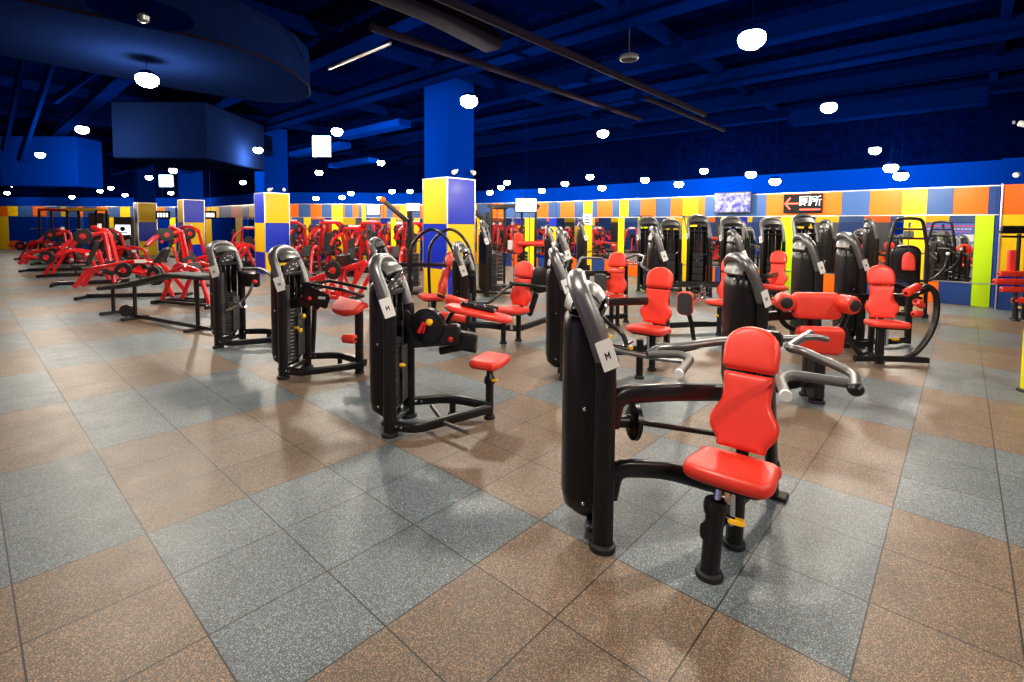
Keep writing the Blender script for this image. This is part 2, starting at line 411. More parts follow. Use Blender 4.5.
def tower(rt, H=1.36, num='12', sep=0.2, detail=True, sx=1.0, T=None, tagpost=-1):
    """weight tower in the root's frame: two bent posts (y = -sep, +sep), shroud bulging to -x, hood over the top"""
    k = H / 1.36
    def mb():
        m = MB(); m.T = T; return m
    n = 5 if detail else 3
    def hp(y, s):
        return [(0, y, 0.02), (0, y, .45 * H), (0, y, .66 * H), (-.02, y, .74 * H), (-.075, y * 0.98, .86 * H), (-.13, y * .86, .95 * H), (-.15, y * .5, .99 * H)]
    left = hp(-sep, 1); right = list(reversed(hp(sep, 1)))
    path = smooth_path(left + [(-.155, 0, H * 1.0)] + right, n)
    # lower posts black, upper arch gunmetal
    zc = .70 * H
    i0 = next(i for i, p in enumerate(path) if p.z > zc); i1 = len(path) - 1 - next(i for i, p in enumerate(reversed(path)) if p.z > zc)
    sg = 14 if detail else 8
    m = mb(); m.tube(path[:i0 + 1], .036, .054, up=(1, 0, 0), seg=sg); m.build('post', BLK, rt)
    m = mb(); m.tube(path[i1:], .036, .054, up=(1, 0, 0), seg=sg); m.build('post', BLK, rt)
    m = mb(); m.tube(path[i0:i1 + 1], .040, .050, up=(1, 0, 0), seg=sg); m.build('arched_tube', GUN, rt)
    for y in (-sep, sep):
        m = mb(); m.lathe([(0, .066), (.012, .068), (.026, .064), (.03, .05)], (0, y, 0), seg=18); m.build('foot', RUB, rt)
    # hood
    m = mb(); rows = []; nu, nv = (9, 7) if detail else (6, 4)
    for iv in range(nv + 1):
        v_ = iv / nv; th = math.radians(-62 + 150 * v_)
        for iu in range(nu + 1):
            u_ = -1 + 2 * iu / nu
            y = u_ * sep * .84
            w = math.sqrt(max(0, 1 - (abs(u_) ** 2.6) * .55))
            x = -.10 - math.sin(th) * .115 * w; z = H * (.885) + math.cos(th) * .135 * k * w
            rows.append((x, y, z))
    fs = [(j * (nu + 1) + i, j * (nu + 1) + i + 1, (j + 1) * (nu + 1) + i + 1, (j + 1) * (nu + 1) + i) for j in range(nv) for i in range(nu)]
    ro2 = [(x * .93 - .006, y * .97, z - .012) for x, y, z in rows]; o = len(rows)
    fs2 = [tuple(reversed([q + o for q in f])) for f in fs]
    per = [i for i in range(nu + 1)] + [j * (nu + 1) + nu for j in range(1, nv + 1)] + [nv * (nu + 1) + i for i in range(nu - 1, -1, -1)] + [j * (nu + 1) for j in range(nv - 1, 0, -1)]
    fs3 = [(per[i], per[(i + 1) % len(per)], per[(i + 1) % len(per)] + o, per[i] + o) for i in range(len(per))]
    m.add(rows + ro2, fs + fs2 + [tuple(reversed(f)) for f in fs3]); m.build('hood', HOOD, rt)
    # shroud: D shaped shell open to the user's side
    m = mb(); out = []; N_ = 14 if detail else 7
    for i in range(N_ + 1):
        a = math.radians(90 + 180 * i / N_); c_, s_ = math.cos(a), math.sin(a)
        out.append((-.045 + .175 * math.copysign(abs(c_) ** .6, c_), (sep - .03) * math.copysign(abs(s_) ** .6, s_)))
    ins = [(x * .94 + .0, y * .94) for x, y in out]
    zs = [(.10, .6), (.16, .92), (.24, 1), (H * .80, 1), (H * .845, .97), (H * .86, .9)]
    vs_ = []; nn = len(out)
    for z, s_ in zs: vs_ += [(-.03 + (x + .03) * s_, y * s_, z) for x, y in out]
    for z, s_ in reversed(zs): vs_ += [(-.03 + (x + .03) * s_, y * s_, z) for x, y in ins]
    fs = []
    R_ = len(zs) * 2
    for r in range(R_):
        r2 = (r + 1) % R_
        for i in range(nn - 1): fs.append((r * nn + i, r * nn + i + 1, r2 * nn + i + 1, r2 * nn + i))
    fs.append(tuple(r * nn for r in reversed(range(R_)))); fs.append(tuple(r * nn + nn - 1 for r in range(R_)))
    m.add(vs_, [tuple(reversed(f)) for f in fs]); m.build('shroud', SHR, rt)
    # weight stack and guide rods
    m = mb(); nst = 15 if detail else 5; z = .14; hh = (.52 * H - .14) / nst
    for i in range(nst): m.box((-.06, 0, z + hh * (i + .5)), (.10, .25, hh * .86), bev=.004 if detail else 0)
    m.build('weight_stack', STK, rt)
    m = mb()
    for y in (-.08, .08): m.cyl((-.06, y, .1), (-.06, y, H * .84), .010, 8)
    m.cyl((-.06, 0, .5 * H), (-.06, 0, H * .86), .005, 6)
    m.build('guide_rods', CHR, rt)
    # base and top cross members
    m = mb(); m.box((-.03, 0, .085), (.10, 2 * sep, .05), bev=.012); m.build('base_crossbar', BLK, rt)
    m = mb(); m.box((-.06, 0, H * .80), (.09, 2 * sep - .04, .045), bev=.012)
    m.lathe([(-.012, .045), (-.006, .05), (.006, .05), (.012, .045)], (-.06, .02, H * .865), (1, 0, 0), 16)
    m.build('pulley_housing', BLK, rt)
    # vertical guard plate at the user's side
    if detail:
        m = mb(); m.box((.005, -.115, .42 * H), (.012, .055, .60 * H), bev=.004); m.build('guard_plate', GRYD, rt)
        m = mb(); m.box((.005, .10, .30 * H), (.012, .12, .34 * H), bev=.004); m.build('instruction_panel', GRYD, rt)
        for xx, yy_, zz in ((-.03, .02, .18), (-.03, .02, .37), (-.03, .02, .57), (-.1, .012, .16), (-.1, .012, .52)):
            m = mb(); m.ball((xx, -sep + yy_, zz * H), .012, seg=8, rings=5); m.build('bolt', CHR, rt)
        m = mb(); m.lathe([(0, .015), (.03, .018), (.045, .010)], (.012, -.02, .37 * H), (1, 0, 0), 12); m.build('selector_pin', YEL, rt)
        # smoked gauge window under the hood
        m = mb(); m.T = (T if T is not None else Matrix.Identity(4)) @ Matrix.Translation((-.045, 0, .845 * H)) @ Matrix.Rotation(math.radians(28), 4, 'Y')
        m.lathe([(-.012, .11), (0, .125), (.012, .12), (.022, .10)], (0, 0, 0), (1, 0, 0), 24); g_ = m.build('gauge_window', SMK, rt)
        m = mb(); m.T = (T if T is not None else Matrix.Identity(4)) @ Matrix.Translation((-.045, 0, .845 * H)) @ Matrix.Rotation(math.radians(28), 4, 'Y')
        for kk in range(7):
            a = math.radians(30 + 40 * kk); m.box((.024, .07 * math.cos(a), .07 * math.sin(a)), (.003, .016, .016))
        m.box((.025, 0, 0), (.003, .05, .012)); m.build('gauge_marks', WHT, g_)
        # coiled cable and lower pulley
        m = mb(); m.tube(smooth_path([(.03, -.02, .74 * H), (.045, -.03, .66 * H), (.03, -.01, .58 * H), (.02, -.02, .40 * H)], 5), .006, seg=6); m.build('cable', RUB, rt)
        m = mb(); m.lathe([(-.014, .036), (-.008, .048), (0, .036), (.008, .048), (.014, .036)], (.035, .03, .66 * H), (0, 1, 0), 18); m.build('pulley', BLK, rt)
    # number card on the front post
    yy = sep * tagpost
    Mt = (T if T is not None else Matrix.Identity(4)) @ Matrix.Translation((-.012, yy, .735 * H)) @ Matrix.Rotation(math.radians(-22), 4, 'Y')
    # card faces -y side and a bit forward
    nrm = Vector((0.35, float(tagpost), 0.1)).normalized(); upv = Vector((-.36, 0, 1)).normalized(); xr = upv.cross(nrm).normalized(); upv = nrm.cross(xr)
    Mc = Matrix((xr, upv, nrm)).transposed().to_4x4(); Mc.translation = Vector((-.012, yy, .735 * H)) + nrm * .050
    if T is not None: Mc = T @ Mc
    m = MB(); m.prism(rrect(.085, .15, .004, 2), -.001, .001, Mc); cd = m.build('number_card', WHT, rt)
    m = MB(); stroke_text(m, 'M', Mc @ Matrix.Translation((0, -.005, .0005)), .030, .006); m.build('card_mark', INK, cd)
    return rt

def seat_unit(rt, o, fwd, seat_z=.45, w=.42, d=.34, lean=.20, bh=.40, hh=.24, bw=.32, back=True, world=True, head=True, post=True, label=True):
    """seat, contoured back pad and head pad; o is the point under the back edge of the seat"""
    f = Vector((fwd[0], fwd[1], 0)).normalized(); o = Vector((o[0], o[1], 0)); r = f.cross(Vector((0, 0, 1)))
    m = MB(); m.pad(seat_outline(w, d), .075, flat(o + Vector((0, 0, seat_z)) , f, .06)); m.build('seat', REDV, rt, world=world)
    m = MB(); m.prism(densify(seat_outline(w * .8, d * .8)), -.014, 0.004, flat(o + f * .03 + Vector((0, 0, seat_z)), f, .06)); m.build('seat_plate', BLK, rt, world=world)
    if back:
        b0 = o - f * .0 + Vector((0, 0, seat_z + .085)); Mb = frame(b0 - f * .02, f, lean)
        m = MB(); m.pad(back_outline(bw, bh), .065, Mb); m.build('back_pad', REDV, rt, world=world)
        if head:
            Mh = frame((Mb @ Vector((0, bh + .012, 0))), f, lean + .04)
            m = MB(); m.pad(head_outline(bw * .86, hh), .075, Mh); m.build('head_pad', REDV, rt, world=world)
        m = MB(); top = bh + (hh * .8 if head else 0)
        m.tube([Mb @ Vector((0, -.12, -.02)), Mb @ Vector((0, top, -.02))], .03, .018, up=f, seg=8, sq=.5)
        for yy in (.1, bh * .8): m.box(Mb @ Vector((0, yy, -.008)), (.16, .04, .02), rot=Mb.to_3x3())
        m.build('back_bracket', BLK, rt, world=world)
    if post:
        c = o + f * d * .5
        m = MB(); m.tube([c + Vector((0, 0, seat_z - .01)), c - f * .01 + Vector((0, 0, seat_z - .22))], .022, seg=10); m.build('seat_slide', CHR, rt, world=world)

def knob(rt, p, d, world=True):
    m = MB(); d = Vector(d).normalized(); p = Vector(p)
    m.cyl(p, p + d * .03, .010, 8); m.build('pin_stem', CHR, rt, world=world)
    m = MB(); m.lathe([(0, .012), (.008, .022), (.035, .024), (.045, .014)], p + d * .02, d, 12); m.build('adjustment_knob', YEL, rt, world=world)
def foot(rt, p, r=.06, world=True):
    m = MB(); m.lathe([(0, r), (.012, r * 1.03), (.024, r * .97), (.028, r * .8)], (p[0], p[1], 0), seg=18); m.build('foot', RUB, rt, world=world)
def V(x, y, z=0): return Vector((x, y, z))

# ================================================================== the room
HB0, HB1, HM0, HUP, HC = 1.93, 2.53, 0.49, 3.05, 4.7
m = MB(); m.box((-8, 9.5, -0.05), (52, 46, 0.1)); struct('floor', m, FLOOR, smooth=False)
m = MB(); m.box((-8, 9.5, HC + .05), (52, 46, 0.1)); struct('ceiling', m, CEIL, smooth=False)

def wall_run(name, p0, p1, thick=0.16):
    """wall from p0 to p1 whose room side is on the left hand when walking p0 -> p1"""
    p0 = Vector((p0[0], p0[1], 0)); p1 = Vector((p1[0], p1[1], 0)); d = (p1 - p0); Ln = d.length; d.normalize(); n = Vector((-d.y, d.x, 0))
    c = (p0 + p1) / 2 - n * thick / 2; R = Matrix((d, n, Vector((0, 0, 1)))).transposed()
    m = MB(); m.box(c + V(0, 0, HUP / 2), (Ln, thick, HUP), rot=R); w = struct(name, m, WBLUE, smooth=False)
    m = MB(); m.box(c + V(0, 0, (HUP + HC) / 2), (Ln, thick, HC - HUP), rot=R); m.build('upper_wall_falloff', CEIL, w, smooth=False)  # light falloff above the blue is painted in with the dark ceiling colour
    return dict(o=w, p0=p0, d=d, n=n, L=Ln, R=R)
def wt(W, px):
    """distance along the wall seen at photograph column px"""
    k = (px - 512) / CF; a = W['p0']; d = W['d']
    return (k * a.y - a.x) / (d.x - k * d.y)
def panel(W, t0, t1, z0, z1, m_, th=0.012, name='panel', gap=0.004, parent=True):
    t0, t1 = sorted((t0, t1)); t0 = max(t0, 0.005); t1 = min(t1, W['L'] - 0.005)
    if t1 - t0 < 0.03: return None
    c = W['p0'] + W['d'] * (t0 + t1) / 2 + W['n'] * (th / 2 + 0.001); c.z = (z0 + z1) / 2
    m = MB(); m.box(c, (t1 - t0 - gap, th, z1 - z0 - gap), rot=W['R'], bev=.002)
    return m.build(name, m_, W['o'] if parent else None, smooth=False)
MATS = dict(O=P_ORG, B=P_BLU, Y=P_YEL, D=P_DBL, L=P_LIM, M=P_YLM, N=P_NAV)
def band(W, edges, cols, z0=HB0, z1=HB1):
    for (a, b), c in zip(zip(edges, edges[1:]), cols): 
        if c != '-': panel(W, wt(W, a), wt(W, b), z0, z1, MATS[c])
MIRRORS = []
def mirror(W, a, b, label, z0=HM0, z1=HB0):
    o = panel(W, wt(W, a), wt(W, b), z0, z1, MIRR, th=.008, name='wall_mirror', gap=.012, parent=False)
    if o: tag(o, label, 'mirror', None); MIRRORS.append(o)
def rail(W, z, h=.02):
    c = W['p0'] + W['d'] * W['L'] / 2 + W['n'] * .012; c.z = z
    m = MB(); m.box(c, (W['L'] - .02, .024, h), rot=W['R']); m.build('trim_rail', TRIMM, W['o'], smooth=False)

KA, KB, KC, KD, KE, KF = (10.09, 10.26), (1.67, 18.83), (-3.7, 22.6), (-11.0, 22.9), (-17.5, 28.6), (-32.0, 29.6)
w = WA = wall_run('wall_right', KA, KB)
band(w, [994, 986, 951, 925, 900, 868, 840, 820, 783, 765, 740, 704, 697, 682, 670, 655, 640, 628, 619, 612, 597, 592, 583, 574, 560, 555], 'DOBYOBOOOBBOYOBOBYBOBYBOB')
for a, b, c in ((993, 974, 'L'), (793, 780, 'L'), (925, 903, 'Y'), (697, 682, 'Y'), (650, 638, 'L'), (624, 618, 'M'), (592, 583, 'Y')):
    panel(w, wt(w, a), wt(w, b), 0.0, HB0, MATS[c])
band(w, [974, 941, 925], 'DO', 0, HM0); band(w, [903, 872, 850, 820, 793], 'ODOD', 0, HM0)
band(w, [780, 765, 740, 716, 705, 697], 'DODOD', 0, HM0); band(w, [682, 665, 650], 'DO', 0, HM0); band(w, [638, 628, 624], 'OD', 0, HM0)
band(w, [618, 605, 592], 'OD', 0, HM0); band(w, [583, 570, 556], 'OD', 0, HM0)
mirror(w, 974, 925, 'wall mirror right of the yellow strip reflecting a blue poster and floor')
mirror(w, 903, 793, 'wide wall mirror between the yellow strip and the lime strip beside the restroom sign')
mirror(w, 780, 697, 'wall mirror under the purple lit screen')
mirror(w, 682, 650, 'narrow wall mirror between the lime and yellow strips left of the purple screen')
mirror(w, 638, 624, 'narrowest wall mirror just left of the far lime strip')
mirror(w, 618, 592, 'wall mirror behind the grey-armed machine, left of the thin lemon strip')
mirror(w, 583, 557, 'wall mirror behind the nearest tower, left of the thin yellow strip')
rail(w, HB0); rail(w, HM0); rail(w, HB1)
w = wall_run('wall_back', KB, KC)
band(w, [556, 548, 537, 514, 503, 491, 477, 462, 450, 440], 'BOBBOBYOB')
panel(w, wt(w, 559.5), wt(w, 549), HB0 - .34, HB0, P_NAV); panel(w, wt(w, 556), wt(w, 549), .75, HB0 - .34, P_YEL); panel(w, wt(w, 556), wt(w, 549), .4, .75, P_DBL)
for a, b, c in ((534, 525, 'M'), (486, 477, 'Y')): panel(w, wt(w, a), wt(w, b), 0, HB0, MATS[c])
band(w, [556, 549, 538, 534], 'ODO', 0, .4); band(w, [525, 512, 500, 486], 'ODO', 0, HM0); band(w, [477, 460, 440], 'OD', 0, HM0)
mirror(w, 549, 534, 'small far wall mirror right of the lemon strip'); mirror(w, 525, 486, 'far wall mirror behind the cable station by the large pillar'); mirror(w, 477, 441, 'far wall mirror mostly behind the large pillar')
rail(w, HB0); rail(w, HB1)
w = wall_run('wall_left', KC, KD)
band(w, [441, 430, 420, 410, 400, 393, 387, 381, 366, 362, 359, 353, 345, 343, 332, 322, 311, 299, 288, 276], 'YOBYOBOBYBOBOYBOBOB')
for a, b, c in ((396, 391, 'M'), (343, 332, 'Y'), (366, 362, 'L'), (311, 304, 'Y'), (420, 414, 'Y')): panel(w, wt(w, a), wt(w, b), 0, HB0, MATS[c])
mirror(w, 391, 366, 'far wall mirror under the small pale blue screen'); mirror(w, 362, 343, 'far wall mirror left of the pale blue screen'); mirror(w, 332, 311, 'far wall mirror behind the red machines, left of the wide yellow strip')
mirror(w, 304, 276, 'leftmost mirror of the straight far wall, beside the second pillar'); mirror(w, 414, 396, 'far wall mirror left of the large pillar')
rail(w, HB0); rail(w, HB1)
w = wall_run('wall_corner', KD, KE)
band(w, [275, 262, 250, 243, 232, 220, 208, 200, 192, 185, 178], 'OYBOBYOBYO'); panel(w, wt(w, 243), wt(w, 236), 0, HB0, P_YEL); panel(w, wt(w, 212), wt(w, 206), 0, HB0, P_YEL)
mirror(w, 262, 243, 'angled far wall mirror just left of the second pillar'); rail(w, HB1)
w = wall_run('wall_far', KE, KF)
band(w, [176, 166, 154, 141, 135, 131, 121, 109, 98, 84, 79, 67, 62, 48, 34, 19, 9, 0, -12, -30], 'BOYOBYBODOBYBOBYOBY')
for a, b, c in ((121, 109, 'Y'), (9, 0, 'Y'), (0, -8, 'L'), (84, 80, 'D'), (158, 150, 'Y'), (176, 170, 'M')): panel(w, wt(w, a), wt(w, b), 0, HB0, MATS[c])
band(w, [109, 98, 84], 'OD', 0, HM0); band(w, [80, 62, 48, 33, 20, 9], 'BDODO', 0, HM0)
mirror(w, 80, 48, 'far left wall mirror beside the dark corner reflecting machines'); mirror(w, 48, 9, 'far left wall mirror next to the yellow strip at the left edge')
rail(w, HB0); rail(w, HB1)
# the short return of the wall at the right edge, a little in front of the mirror wall
w = wall_run('wall_right_return', (15.6, 5.1), (9.84, 10.13))
t = lambda a: wt(w, a)
panel(w, w['L'] - 1.6, w['L'] - .02, HB0, HB1, P_ORG); panel(w, w['L'] - 3.0, w['L'] - 1.6, HB0, HB1, P_BLU); panel(w, w['L'] - 5.5, w['L'] - 3.0, HB0, HB1, P_ORG)
panel(w, w['L'] - .45, w['L'] - .02, 0, HM0, P_DBL); panel(w, w['L'] - .55, w['L'] - .02, HM0 + .3, HB0, P_YEL); panel(w, w['L'] - 3, w['L'] - .45, 0, HM0, P_DBL)
panel(w, w['L'] - .035, w['L'] - .0, 0, HUP - .5, TRIMM, th=.03, name='edge_trim')
panel(WA, 0.006, wt(WA, 994), 0, HB1, P_DBL)
m_ = panel(w, w['L'] - 3.2, w['L'] - .56, HM0, HB0, MIRR, th=.008, name='wall_mirror', gap=.012, parent=False); tag(m_, 'wall mirror at the right edge behind the bench with red pads', 'mirror')
# walls behind the camera, seen in the mirrors
NW0, NW1 = KF, (3.5, -6.6)
w = WN = wall_run('wall_near_left', NW0, NW1); L = w['L']; tp = (Vector((-3.2, .2, 0)) - w['p0']).dot(w['d'])
pp = tp - 31.9; i = 0
while pp < L - .5:
    p0_ = max(pp, .02); panel(w, p0_, pp + 1.1, HB0, HB1, [P_YEL, P_BLU, P_ORG, P_DBL][i % 4]); panel(w, p0_, pp + 1.1, 0, HM0, [P_ORG, P_DBL][i % 2])
    if abs(pp + .5 - tp) > 2.6: panel(w, p0_, pp + 1.1, HM0, HB0, [P_DBL, GRYD, P_YEL, GRYD, P_DBL, STK, P_DBL][i % 7])
    pp += 1.1; i += 1
w = WF = wall_run('wall_near_right', NW1, (15.6, 5.1)); L = w['L']; pp = 0; i = 0
while pp < L - 1: panel(w, pp, pp + 1.2, HB0, HB1, [P_BLU, P_YEL, P_ORG, P_DBL][i % 4]); panel(w, pp, pp + 1.2, 0, HB0, [P_DBL, GRYD, P_ORG, STK, P_DBL][i % 5]); pp += 1.2; i += 1
# mural on the wall behind the viewpoint, seen in the right mirror
def mural():
    c = WN['p0'] + WN['d'] * tp; rt = root('wall_poster', c.x, c.y, 0, 'large blue poster with red and white lines, reflected in the right mirror', 'poster')
    def pb(dt, z, wd, h, off, nm, mt):
        m = MB(); q = c + WN['d'] * dt + WN['n'] * off; q.z = z; m.box(q, (wd, .012, h), rot=WN['R']); m.build(nm, mt, rt, world=True)
    pb(0, 1.44, 2.3, .92, .02, 'upper_sheet', PBL); pb(0, .52, 2.3, .90, .02, 'lower_sheet', PLB)
    for k, (z, wd, mt) in enumerate(((1.76, 1.8, SIGNR), (1.63, 1.6, WHT), (1.50, 1.5, PNK))):
        m = MB(); n_ = 12
        for j in range(n_): q = c + WN['d'] * ((j - n_ / 2 + .5) * wd / n_) + WN['n'] * .03; q.z = z; m.box(q, (wd / n_ * .7, .006, .075 if k == 0 else .04), rot=WN['R'])
        m.build('text_line', mt if mt is not SIGNR else REDP, rt, world=True)
    pb(.75, 1.22, .5, .32, .03, 'white_block', WHT); pb(.0, 1.22, .7, .14, .03, 'white_line', WHT); pb(-.75, 1.25, .22, .36, .03, 'figure', WHT)
    pb(.3, .7, 1.2, .3, .03, 'pale_block', WHT); pb(-.2, .3, 1.6, .2, .03, 'pink_block', PNK)
mural()
w = WA

# pillars
def pillar(cx, cy, label, cl, cr, s=.77, top=2.6):
    rz = math.atan2(EH.y, EH.x)
    rt = root('pillar', cx, cy, rz, label, 'pillar')
    # local x along E, local y along W; near corner at the origin
    m = MB(); m.box((s / 2, s / 2, HC / 2), (s - .02, s - .02, HC - .004)); m.build('core', WBLUE, rt, smooth=False)
    hs = [0.0, .70, 1.65, top]
    for k in range(3):
        z0, z1 = hs[k], hs[k + 1]
        for face, cols in ((0, cl), (1, cr), (2, cl), (3, cr)):
            mm_ = MATS[cols[2 - k]]; m = MB(); zc = (z0 + z1) / 2; hz = z1 - z0 - .006
            if face == 0: m.box((-.003, s / 2, zc), (.014, s, hz), bev=.002)
            if face == 1: m.box((s / 2, -.003, zc), (s, .014, hz), bev=.002)
            if face == 2: m.box((s + .003, s / 2, zc), (.014, s, hz), bev=.002)
            if face == 3: m.box((s / 2, s + .003, zc), (s, .014, hz), bev=.002)
            m.build('panel', mm_, rt, smooth=False)
    for (x, y) in ((-.008, -.008), (s + .008, -.008), (-.008, s + .008), (s + .008, s + .008)):
        m = MB(); m.box((x, y, top / 2), (.026, .026, top)); m.build('corner_trim', TRIMM, rt, smooth=False)
    m = MB(); m.box((s / 2, s / 2, top + .01), (s + .05, s + .05, .02)); m.build('top_trim', TRIMM, rt, smooth=False)
    return rt
pillar(-1.35, 10.38, 'large square pillar with yellow and deep blue glossy panels behind the machines', 'YNY', 'NYN')
pillar(-7.9, 16.0, 'blue and yellow pillar left of centre, second largest', 'NYN', 'YNY')
pillar(-13.9, 21.2, 'pillar with blue upper panel and yellow lower panel above the red machines', 'YNY', 'NYN')
pillar(-18.6, 24.9, 'farthest square pillar, yellow above blue, beside the poster kiosk', 'NYN', 'YNY')
def spot(p, d, label):
    p = Vector(p); d = Vector(d).normalized(); rt = root('spotlight', p.x, p.y, 0, label, 'spotlight', z=p.z)
    m = MB(); m.lathe([(0, .028), (.015, .045), (.10, .05), (.115, .04)], p, d, 14); m.build('head', WHT, rt, world=True)
    m = MB(); m.box(p - d * .05, (.03, .03, .05), bev=.006); m.build('bracket', TRIMM, rt, world=True)
spot(ray(456, 171, 10.38), (-.5, -1, -.5), 'small white spotlight on the large pillar above its blue panel, left one')
spot(ray(472, 172, 10.85), (.6, -1, -.4), 'small white spotlight on the large pillar, right one')
spot(ray(271, 189, 16.0), (-.5, -1, -.5), 'small white spotlight above the second pillar, left one')
spot(ray(284, 189, 16.3), (.5, -1, -.5), 'small white spotlight above the second pillar, right one')
spot(ray(1018, 174, 9.3), (-1, -.6, -.3), 'white camera head on the blue wall at the right edge')
spot(ray(1018, 123, 8.0), (.6, -.6, -.3), 'white spotlight hanging under the dark ceiling at the right edge')

# overhead beams, pipes and ducts
bi = 0
for k in range(-4, 14):
    o = V(2.3, 4.93) + EH * (k * 1.9 - 1.1); a = o - WH * 14; b = o + WH * 34
    m = MB(); m.box((a + b) / 2 + V(0, 0, 4.42), (48, .14, .28), rot=math.atan2(WH.y, WH.x)); m.box((a + b) / 2 + V(0, 0, 4.29), (48, .26, .03), rot=math.atan2(WH.y, WH.x))
    tag(m.build('ceiling_beam', BEAM, None, smooth=False), 'dark blue steel beam crossing the black ceiling lengthwise', 'beam', 'long beams under the ceiling')
for k in range(-3, 12):
    o = V(2.3, 4.93) + WH * (k * 3.86 - 1.9); a = o - EH * 18; b = o + EH * 26
    m = MB(); m.box((a + b) / 2 + V(0, 0, 4.58), (44, .10, .2), rot=math.atan2(EH.y, EH.x))
    tag(m.build('ceiling_joist', BEAM, None, smooth=False), 'thin dark blue joist above the long ceiling beams', 'joist', 'joists above the beams')
def duct(pts, r, ry, mt, label, cat='duct', n='duct', sq=.45):
    m = MB(); m.tube(fillet(pts, .3), r, ry, seg=12, sq=sq); tag(m.build(n, mt), label, cat)
for (px, py, h, l0, l1, r, lab) in ((560, 50, 3.95, -4, 5.0, .055, 'brownish pipe under the ceiling, upper one left of the brightest lamp'), (600, 105, 3.95, -5, 1.6, .05, 'short brownish pipe under the ceiling left of centre'), (700, 120, 3.95, -2.5, 1.5, .045, 'thin pipe under the ceiling above the lamp row')):
    o = at(px, py, h); m = MB(); m.tube([o + EH * l0, o + EH * l1], r, seg=12); tag(m.build('ceiling_pipe', DUCT), lab, 'pipe')
o = at(430, 8, 4.05); m = MB(); m.tube(fillet([o - EH * 1.2, o, o + EH * 1.2 + WH * .2], .3), .16, .12, seg=14, sq=.5); tag(m.build('air_duct', DUCT), 'wide grey-brown air duct at the top edge above the left lamp', 'duct')
o = at(345, 62, 3.9); m = MB(); m.tube([o - WH * 1.1, o + WH * .45], .02, seg=10); tag(m.build('conduit', TRIMM), 'thin pale conduit beside the rounded bulkhead', 'conduit')
for i, (px, py, h, w_, l_) in enumerate(((640, 165, 3.7, .5, 4), (880, 108, 3.9, .45, 3), (780, 150, 3.9, .4, 4))):
    o = at(px, py, h); m = MB(); m.box(o, (l_, w_, .28), rot=math.atan2(WH.y, WH.x), bev=.02)
    tag(m.build('cable_tray', BEAM, None), ['long blue cable tray under the ceiling in the middle', 'blue cable tray under the ceiling at the upper right', 'blue cable tray between the two right lamps'][i], 'tray')

# rounded bulkhead at the upper left
B0 = 3.7
near = [V(-6.2, 3.55), V(-4.55, 4.91), V(-3.62, 5.68)]
arc = [V(-3.28, 6.1), V(-3.10, 6.6), V(-3.05, 7.15), V(-3.10, 7.7), V(-3.28, 8.2), V(-3.6, 8.6), V(-4.0, 8.75), V(-4.4, 8.6)]
far = [V(-5.2, 7.9), V(-7.3, 5.2)]
out = [(p.x, p.y) for p in near + arc + far]
rt = root('bulkhead', -4.5, 6.0, 0, 'large dark blue ceiling bulkhead with a rounded end at the upper left', 'bulkhead', z=B0)
m = MB(); m.prism(out, B0, 4.265); m.build('casing', SOFF, rt, world=True)
m = MB(); q = [Vector((x, y)) for x, y in out]; cc = sum(q, Vector((0, 0))) / len(q)
m.tube([V(x, y, B0 + .02) for x, y in out], .012, .02, closed=True, seg=6); m.build('lower_lip', DUCT, rt, world=True)
c = ray(143, 14, 4.35); rt = root('dish_lamp', c.x, c.y, 0, 'unlit saucer shaped hanging lamp in front of the bulkhead', 'lamp', z=c.z)
m = MB(); m.lathe([(.0, .37), (.012, .36), (.05, .22), (.075, .06), (.09, .03)], c, (0, 0, 1), 32); m.build('dish', BEAM, rt, world=True)
m = MB(); m.lathe([(-.07, .02), (-.055, .042), (-.02, .048), (0, .03)], c, (0, 0, 1), 16); m.build('bulb', GUN, rt, world=True)
m = MB(); m.cyl(c + V(0, 0, .08), V(c.x, c.y, HC), .008, 8); m.build('cord', RUB, rt, world=True)
# boxes and braces behind the bulkhead
for i, (x0, x1, y0, y1, Y, D, mt, lab) in enumerate(((112, 205, 108, 158, 11.0, 2.6, SOFF, 'boxed grey-blue duct hanging behind the bulkhead'), (0, 74, 95, 186, 15.5, 1.0, WBLUE, 'bright blue boxed column head hanging at the left edge'), (210, 252, 112, 150, 14.2, 1.2, SOFF, 'second boxed duct to the right behind the bulkhead'))):
    a = ray(x0, y1, Y); b = ray(x1, y0, Y); top = 4.265 if i != 1 else min(4.265, b.z)
    m = MB(); m.box(((a.x + b.x) / 2, Y + D / 2, (a.z + top) / 2), (b.x - a.x, D, top - a.z), bev=.03); tag(m.build('duct_box', mt), lab, 'duct')
for i, (a, b) in enumerate(((ray(27, 40, 9.0), ray(4, 150, 9.6)), (ray(55, 55, 9.2), ray(20, 160, 9.8)), (ray(110, 60, 8.8), ray(55, 100, 9.4)))):
    m = MB(); m.tube([a, b], .045, .07, seg=8, sq=.5); tag(m.build('roof_brace', BEAM), ['slanted blue brace nearest the left edge', 'slanted blue brace left of the rounded bulkhead, second from the edge', 'slanted blue brace under the bulkhead'][i], 'brace')

